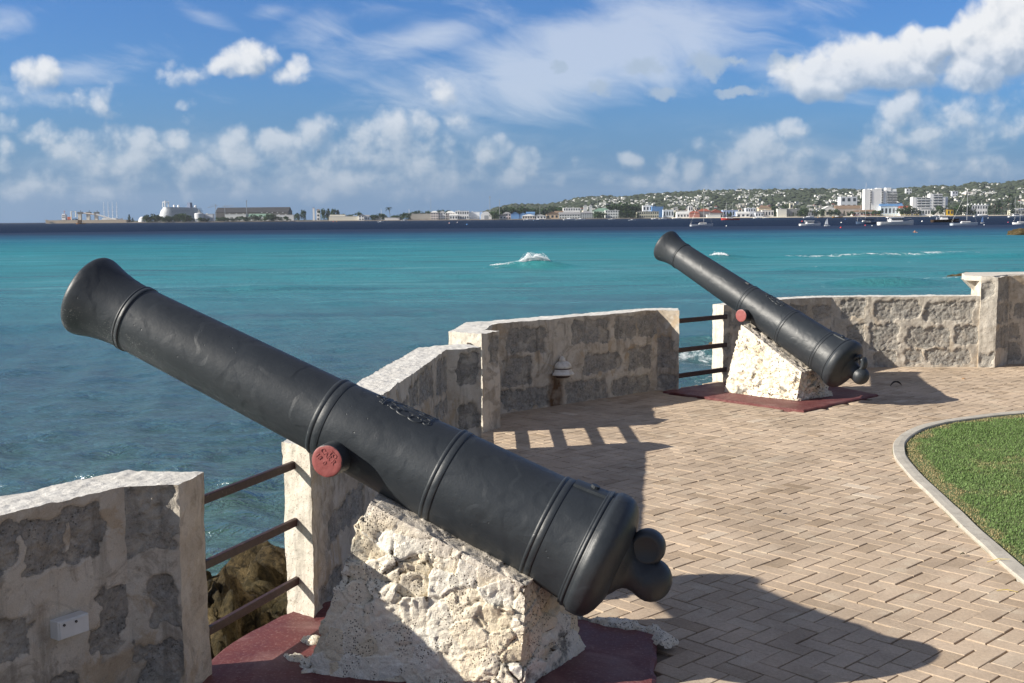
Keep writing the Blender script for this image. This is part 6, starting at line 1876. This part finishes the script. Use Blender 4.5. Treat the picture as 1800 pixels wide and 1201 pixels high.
    L = [
        ('warehouse', 878, 890, 377, 2998, (.60, .62, .66), 'gable', 'dark', 'small dark roofed shed right of the dark bushy tree', 1, 2),
        ('warehouse', 884, 898, 373, 3020, (.66, .55, .52), 'hip', 'grey', 'pinkish house left of the blue sheds', 2, 3),
        ('blue_shed', 898, 912, 372, 3000, (.16, .33, .62), 'front', 'blue', 'left one of two bright blue sheds', 0, 0),
        ('blue_shed', 912, 926, 373, 3002, (.20, .38, .66), 'front', 'blue', 'right one of two bright blue sheds', 0, 0),
        ('blue_shed', 925, 940, 372.5, 3030, (.30, .46, .70), 'gable', 'blue', 'paler blue roofed shed behind the two bright blue sheds', 0, 0),
        ('pale_hall', 918, 940, 377, 2993, (.72, .66, .60), 'hip', 'white', 'low pinkish white hall in front of the blue sheds', 1, 5),
        ('pale_hall', 938, 960, 376, 2994, W_, 'front', 'white', 'white gabled hall right of the blue sheds', 1, 4),
        ('cream_hall', 960, 982, 371.5, 3000, (.66, .50, .34), 'front', 'brown', 'peach coloured gable hall with three dark openings', 1, 3),
        ('shop_block', 975, 990, 371, 3040, (.45, .36, .30), 'gable', 'brown', 'brown roofed block right behind the peach hall', 1, 3),
        ('office_block', 983, 1019, 373, 2998, (.70, .72, .70), 'gable', 'grey', 'long white block with grey roof right of the peach hall', 2, 8),
        ('office_block', 990, 1020, 365.5, 3060, W_, 'flat', 'white', 'white terraced block above the long grey roofed one', 3, 7),
        ('domed_block', 1020, 1043, 371, 2998, (.50, .53, .54), 'hip', 'grey', 'grey waterfront block below two little cupolas', 3, 6),
        ('clock_block', 1026, 1032, 360.5, 3030, (.66, .67, .66), 'hip', 'grey', 'pale cupola turret, left of two', 0, 0),
        ('clock_block', 1036, 1041, 360.5, 3030, (.60, .61, .61), 'hip', 'grey', 'pale cupola turret, right of two', 0, 0),
        ('green_block', 1043, 1075, 366, 3020, (.62, .70, .62), 'hip', 'green', 'pale green roofed public building with a thin spire', 3, 6),
        ('white_block', 1064, 1090, 370, 2998, (.72, .74, .72), 'flat', 'white', 'white block with grey window bays left of the conical trees', 3, 6),
        ('cream_office', 1120, 1158, 372, 2996, (.56, .54, .42), 'flat', 'grey', 'long cream office block of two rows of windows', 2, 10),
        ('blue_block', 1146, 1166, 363.5, 3060, (.10, .22, .44), 'flat', 'blue', 'square dark blue glazed block above the cream offices', 0, 0),
        ('white_block', 1130, 1147, 361.5, 3080, W_, 'flat', 'white', 'stepped white block left of the dark blue one', 2, 3),
        ('white_block', 1166, 1184, 369, 3030, (.62, .68, .74), 'flat', 'white', 'low bluish white block right of the dark blue one', 1, 4),
        ('white_block', 1190, 1212, 372, 2998, W_, 'gable', 'white', 'white gabled block left of the red roofed warehouses', 1, 4),
        ('tall_block', 1210, 1218, 362.5, 3060, W_, 'flat', 'white', 'narrow white block behind the red roofed warehouses', 2, 2),
        ('red_roof_house', 1212, 1230, 371, 2996, (.45, .20, .16), 'hip', 'red', 'red roofed warehouse with a red wall, left of three', 0, 0),
        ('red_roof_house', 1228, 1250, 367, 3005, (.20, .19, .20), 'hip', 'red', 'red roofed warehouse with dark walls, middle of three', 0, 0),
        ('red_roof_house', 1248, 1272, 368, 3000, (.24, .22, .22), 'front', 'red', 'red roofed gabled warehouse with dark walls, right of three', 0, 0),
        ('low_white_row', 1243, 1267, 377.5, 2990, (.68, .68, .66), 'flat', 'white', 'low white row before the red roofed warehouses', 0, 0),
        ('blue_shop', 1271, 1297, 369.5, 3008, (.30, .40, .62), 'flat', 'white', 'blue walled shop block behind the red hulled sailboat', 1, 5),
        ('white_shop', 1295, 1318, 372, 2996, W_, 'gable', 'white', 'white gabled shop right of the blue walled one', 1, 3),
        ('white_shop', 1311, 1328, 366, 3020, (.70, .73, .78), 'flat', 'white', 'white block with a dark window band above the gabled shop', 2, 4),
        ('white_shop', 1328, 1342, 371, 2996, (.62, .66, .72), 'hip', 'grey', 'grey hip roofed house in the middle of the white shops', 1, 3),
        ('white_shop', 1340, 1360, 370, 3000, (.68, .66, .64), 'flat', 'white', 'pale block left of the big cream hall', 1, 4),
        ('cream_shop', 1334, 1356, 361.5, 3070, (.66, .55, .40), 'hip', 'brown', 'cream hip roofed house behind the white shops', 1, 4),
        ('cream_hall', 1367, 1383, 367.5, 2994, (.74, .72, .64), 'flat', 'white', 'big cream windowless hall end beside grey doors', 0, 0),
        ('grey_hall', 1383, 1411, 367.5, 2998, (.28, .28, .28), 'flat', 'white', 'long grey side of the hall with a pale flat roof', 0, 0),
        ('church_tower', 1388.5, 1394.5, 357, 3060, (.60, .57, .46), 'flat', 'white', 'square cream church tower above the long grey hall', 2, 1),
        ('beach_house', 1421, 1430, 374, 2990, W_, 'flat', 'white', 'small white beach hut among the trees', 1, 2),
        ('cream_shed', 1443, 1474, 362, 3060, (.62, .60, .50), 'front', 'white', 'broad cream gabled shed behind the beach trees', 1, 4),
        ('long_hall', 1470, 1520, 361, 3080, (.46, .40, .36), 'gable', 'brown', 'long brown roofed hall left of the hotel tower', 0, 0),
        ('bluish_block', 1478, 1507, 346, 3220, (.66, .68, .72), 'flat', 'white', 'pale blue grey block above the long brown hall', 3, 3),
        ('resort_row', 1500, 1548, 369, 3000, (.72, .70, .66), 'hip', 'brown', 'low resort row with brown roofs under the hotel tower', 1, 8),
        ('blue_roof_block', 1548, 1588, 356.5, 3030, (.60, .70, .78), 'gable', 'blue', 'light blue roofed block right under the hotel tower', 1, 6),
        ('resort_row', 1583, 1602, 362, 3010, W_, 'gable', 'red', 'white house with a red roof between the two hotels', 1, 3),
        ('white_tower_block', 1593, 1603, 332, 4300, (.72, .73, .74), 'flat', 'white', 'small white block high on the ridge right of the hotel tower', 2, 2),
        ('white_tower_block', 1674, 1684, 336.5, 4000, (.66, .68, .76), 'flat', 'white', 'small bluish white block on the hill right of the lower hotel', 2, 2),
        ('hill_terrace', 1698, 1716, 337.5, 4000, (.70, .62, .58), 'flat', 'white', 'pinkish terrace row on the hill above the arcaded villa', 1, 4),
        ('hill_terrace', 1714, 1733, 337.5, 4010, W_, 'flat', 'white', 'white terrace row on the hill above the arcaded villa', 1, 4),
        ('hill_terrace', 1735, 1748, 338, 4000, (.72, .68, .56), 'hip', 'white', 'cream villa on the hill right of the terrace rows', 1, 3),
        ('hill_terrace', 1756, 1767, 328, 4600, W_, 'hip', 'white', 'white villa on the ridge near the right edge', 1, 2),
        ('yellow_kiosk', 1665, 1676, 368.5, 2985, (.72, .46, .03), 'flat', 'red', 'small bright yellow building by the beach', 1, 2),
        ('white_annex', 1616, 1640, 368, 2995, W_, 'flat', 'white', 'low white annex in front of the lower hotel', 1, 5),
        ('beach_club', 1780, 1812, 366, 2996, (.70, .70, .58), 'hip', 'white', 'pale beach club at the right edge behind the palms', 1, 6),
    ]
    for (nm, a, b, y, D, c, rf, rc, lab, rw, cl) in L:
        base = None
        if D > 3900:
            base = float(ground_z(np.array([(a + b) / 2.0]), D)[0]) - 3
        building(nm, a, b, y, D, c, rf, rc, lab, rows=rw, cols=cl, base=base)
    # hotel tower: slabs with stepped heads and balcony stacks
    def hotel(px0, px1, pyt, D, slabs, label, bal):
        x0, zt = xz(px0, pyt, D); x1, _ = xz(px1, pyt, D); root = empty('hotel', ((x0 + x1) / 2, D, LAND)); cx = (x0 + x1) / 2
        for (a, b, y, dy, c) in slabs:
            xa, za = xz(a, y, D); xb, _ = xz(b, y, D)
            mb = MB(); mb.box(((xa + xb) / 2 - cx, dy + 9, (za - LAND) / 2), (xb - xa, 18, za - LAND)); mb.build('wall', bmat(c), root)
        for (a, b, y0, y1, n) in bal:
            xa, z1 = xz(a, y0, D); xb, z0 = xz(b, y1, D)
            for i in range(n):
                z = z0 + (z1 - z0) * (i + .5) / n
                mb = MB(); mb.box(((xa + xb) / 2 - cx, -.3, z - (z1 - z0) / n * .1), (xb - xa, 2.4, (z1 - z0) / n * .22)); 
                o = mb.build('balcony', bmat(W_), root)
                mb = MB(); mb.box(((xa + xb) / 2 - cx, .2, z + (z1 - z0) / n * .25), ((xb - xa) * .96, 1.2, (z1 - z0) / n * .42)); mb.build('window', GLASS_DARK(), o)
        tag(root, label, 'hotel')
    hotel(1519, 1578, 330, 3040, [(1520, 1530, 333, 0, W_), (1532, 1550, 332, 0, W_), (1542, 1550, 330.5, 2, W_), (1551, 1553, 331, 3, W_), (1552.5, 1559, 335, 1, W_), (1559, 1568, 330, 6, W_), (1560, 1577, 336, 3, (.48, .50, .52)), (1569, 1577.5, 332.5, 7, W_), (1529, 1533, 332, 5, (.66, .66, .65))], 'tall stepped white hotel tower, highest building in the town', [(1560, 1568, 338, 358, 7), (1570, 1577, 338, 358, 7), (1530, 1532, 335, 358, 8), (1550, 1552.5, 335, 358, 8)])
    hotel(1603, 1667, 340, 3030, [(1604, 1611, 347, 0, W_), (1611, 1635, 347.5, .8, W_), (1635, 1641, 341, 0, W_), (1641, 1657, 341, .8, W_), (1657, 1662, 346, 0, W_), (1662, 1667, 346, 3, (.50, .56, .68))], 'broad white hotel of five storeys with rows of dark balconies', [(1613, 1619, 348, 366, 4), (1620.5, 1626.5, 348, 366, 4), (1628, 1634, 348, 366, 4), (1642, 1648, 342, 366, 5), (1650, 1656, 342, 366, 5)])
    # arcaded villa
    def arc(r, W, dp, H, m):
        for k in range(6):
            mb = MB(); mb.lathe([(H, 2.2), (H + 2, 2.0), (H + 3.4, 1.0), (H + 3.8, .001)], 8, 'Z', 0, (-W / 2 + W * (k + .5) / 6, 4, 0)); mb.build('roof_turret', m, r)
    building('arcaded_villa', 1700, 1736, 360.5, 3000, W_, 'flat', 'white', 'white arcaded villa with little roof turrets behind a round tree', rows=2, cols=8, extra=arc)
    # poles and floodlights
    pole(861, 345, 3060, 'tall floodlight mast, left of two beyond the arched hall', .9, 'floodlight_mast', 'mast', ((2.5, .97), (-2.5, .97), (2.5, .93), (-2.5, .93)))
    pole(878, 351, 3060, 'tall floodlight mast, right of two beyond the arched hall', .8, 'floodlight_mast', 'mast', ((2, .97), (-2, .97)))
    pole(757, 349, 3060, 'very thin pale mast above the white harbour row', .5, 'radio_mast', 'mast')
    pole(719, 368, 3020, 'short white pole left of the grey brown block', 1.0, 'white_pole', 'pole', (), (.74, .74, .74))
    pole(670, 367, 3020, 'thin white pole left of the lone palm', .7, 'white_pole', 'pole', (), (.74, .74, .74))
    pole(1050, 346, 3060, 'thin spire mast on the green roofed public building', .6, 'spire', 'spire')
    pole(949, 362, 3000, 'pale mast in front of the white gabled hall', .5, 'radio_mast', 'mast', (), (.6, .62, .64))
    # sun umbrellas and huts on the beach
    rs = random.Random(4)
    for i in range(26):
        px = 1500 + i * 4.6 + rs.uniform(-1, 1); D = 2984 + rs.uniform(-3, 3); x = at_y(px, 378, D)[0]
        red = px < 1542
        if i == 0 or (red and i == 0): pass
        mb = MB(); mb.lathe([(0, .08), (2.4, .08), (2.4, 2.6), (3.6, .1), (3.7, .001)], 8)
        o = mb.build('beach_umbrella', bmat((.45, .10, .08) if red else (.66, .50, .20))); o.location = (x, D, SEA_Z + 2.2)
        tag(o, ('dark red' if red else 'yellow') + ' beach umbrella in the row on the sand below the ' + ('hotel tower' if red else 'two hotels'), 'umbrella', 'beach umbrellas below the hotels')
build_pavement(); build_lawn(); build_walls(); build_rails()
RED = mat_red()
slab('gun_platform', RED_NEAR, .030, 'dark red painted slab under the near cannon', RED)
slab('gun_platform', RED_FAR, .022, 'dark red painted slab under the far cannon', RED)
RUBBLE = mat_rubble('rubble_limestone', False)
CORAL = mat_rubble('pitted_coral_stone', True)
P, ax, w, up = gun_frame('near')
pedestal('pedestal', P, ax, dict(BL=(.165, .29, -.02), BR=(-.765, .28, -.02), TR=(-.775, .225, .445), TL=(-.135, .225, .735), XR=(-.925, -.26, -.02), XL=(.2, -.27, -.02), XT=(-.80, -.17, .445), YL=(-.10, -.2, .77)),
         'rough cream rubble pedestal carrying the near cannon', RUBBLE, .0065, 9.0, .0145)
P, ax, w, up = gun_frame('far')
pedestal('pedestal', P, ax, dict(BL=(.24, .26, -.02), BR=(-.64, .27, -.02), TR=(-.66, .20, .31), TL=(.07, .20, .745), XR=(-.74, -.28, -.02), XL=(.26, -.26, -.02), XT=(-.66, -.18, .30), YL=(.08, -.18, .75)),
         'pitted cream coral stone pedestal carrying the far cannon', CORAL, .010, 15.0, .019)
build_gun('near', 'large black cannon in the foreground with a lettered red trunnion end', 144, False)
build_gun('far', 'smaller looking black cannon at right centre with a plain red trunnion end', 112, True)
build_small()
mortar_ridge([(.25, 5.17), (.40, 5.09), (.60, 4.99), (.645, 4.91)], .035, 'crumbled mortar edging the red slab behind the near breech', 3)
mortar_ridge([(.66, 4.88), (.63, 4.80)], .05, 'mortar lump at the right corner of the near red slab', 5)
mortar_ridge([(-.98, 4.73), (-.87, 4.64), (-.78, 4.52)], .035, 'pebbly mortar at the lower left foot of the near pedestal', 7)
mortar_ridge([(-.93, 4.90), (-.84, 4.86)], .03, 'small mortar patch on the red slab left of the near pedestal', 9)
ROCK = mat_rock()
rock(-1.25, 6.75, .85, .75, -.98, .86, 'tall brown weedy rock right of the rails below the near cannon', 2, .3, 6)
rock(-1.95, 6.55, .62, .55, -1.05, .90, 'brown weedy rock seen through the gap beside the left parapet', 4, 1.0, 6)
rock(-1.55, 5.75, .60, .42, -1.0, .93, 'dark rock closest to the lowest rail of the near gap', 6, 2.0, 6)
rock(-1.22, 5.78, .35, .35, -.8, .66, 'low rock at the foot of the parapet end beside the rails', 8, .5, 6)
rock(5.55, 29.6, .75, .5, SEA_Z, .34, 'brown rock awash behind the rails of the far cannon', 3, .2)
rock(5.2, 27.2, .45, .35, SEA_Z - .05, .20, 'small rock in the surf behind the far cannon rails', 5, .2)
rock(25.6, 65, 1.25, .8, SEA_Z - .05, .34, 'low rock in the surf left of the right pier cap', 6, .1)
p = at_z(1792, 413, SEA_Z); rock(p[0] + 3, p[1], 5.5, 2.5, SEA_Z - .2, 1.5, 'brown rock standing in the water at the right edge of the photo', 9, 0)
build_sea()
m, t, b = material('white_foam'); FOAM = m
b.inputs['Base Color'].default_value = (.85, .87, .88, 1); b.inputs['Roughness'].default_value = .8
spray('spray', 1.7, 84.0, SEA_Z + .42, 2.3, .14, .95, 9000, .042, 'white spray flying off the breaking wave', 3)
spray('spray', -.3, 84.0, SEA_Z + .20, 2.6, .12, .22, 1600, .035, 'thin white foam on the left shoulder of the breaking wave', 4)
spray('spray', 17.4, 97.2, SEA_Z + .30, 1.6, .2, .40, 900, .05, 'small white crest beside the far muzzle', 5)
LEAF = leaf_mats()
build_far_land(); build_town(); plant_trees(); hillside(); build_boats()
# humid sea air
mb = MB(); mb.box((0, 0, 150 + SEA_Z - 4), (25000, 25000, 300))
hm = bpy.data.materials.new('humid_air'); hm.use_nodes = True
hn = hm.node_tree.nodes; hn.remove(hn['Principled BSDF'])
pv = hn.new('ShaderNodeVolumePrincipled')
pv.inputs['Color'].default_value = (.80, .88, .97, 1); pv.inputs['Density'].default_value = 0.000030; pv.inputs['Anisotropy'].default_value = .2
hm.node_tree.links.new(pv.outputs[0], hn['Material Output'].inputs['Volume'])
tag(mb.build('haze', hm), 'pale sea haze over the bay', 'haze', kind='stuff')
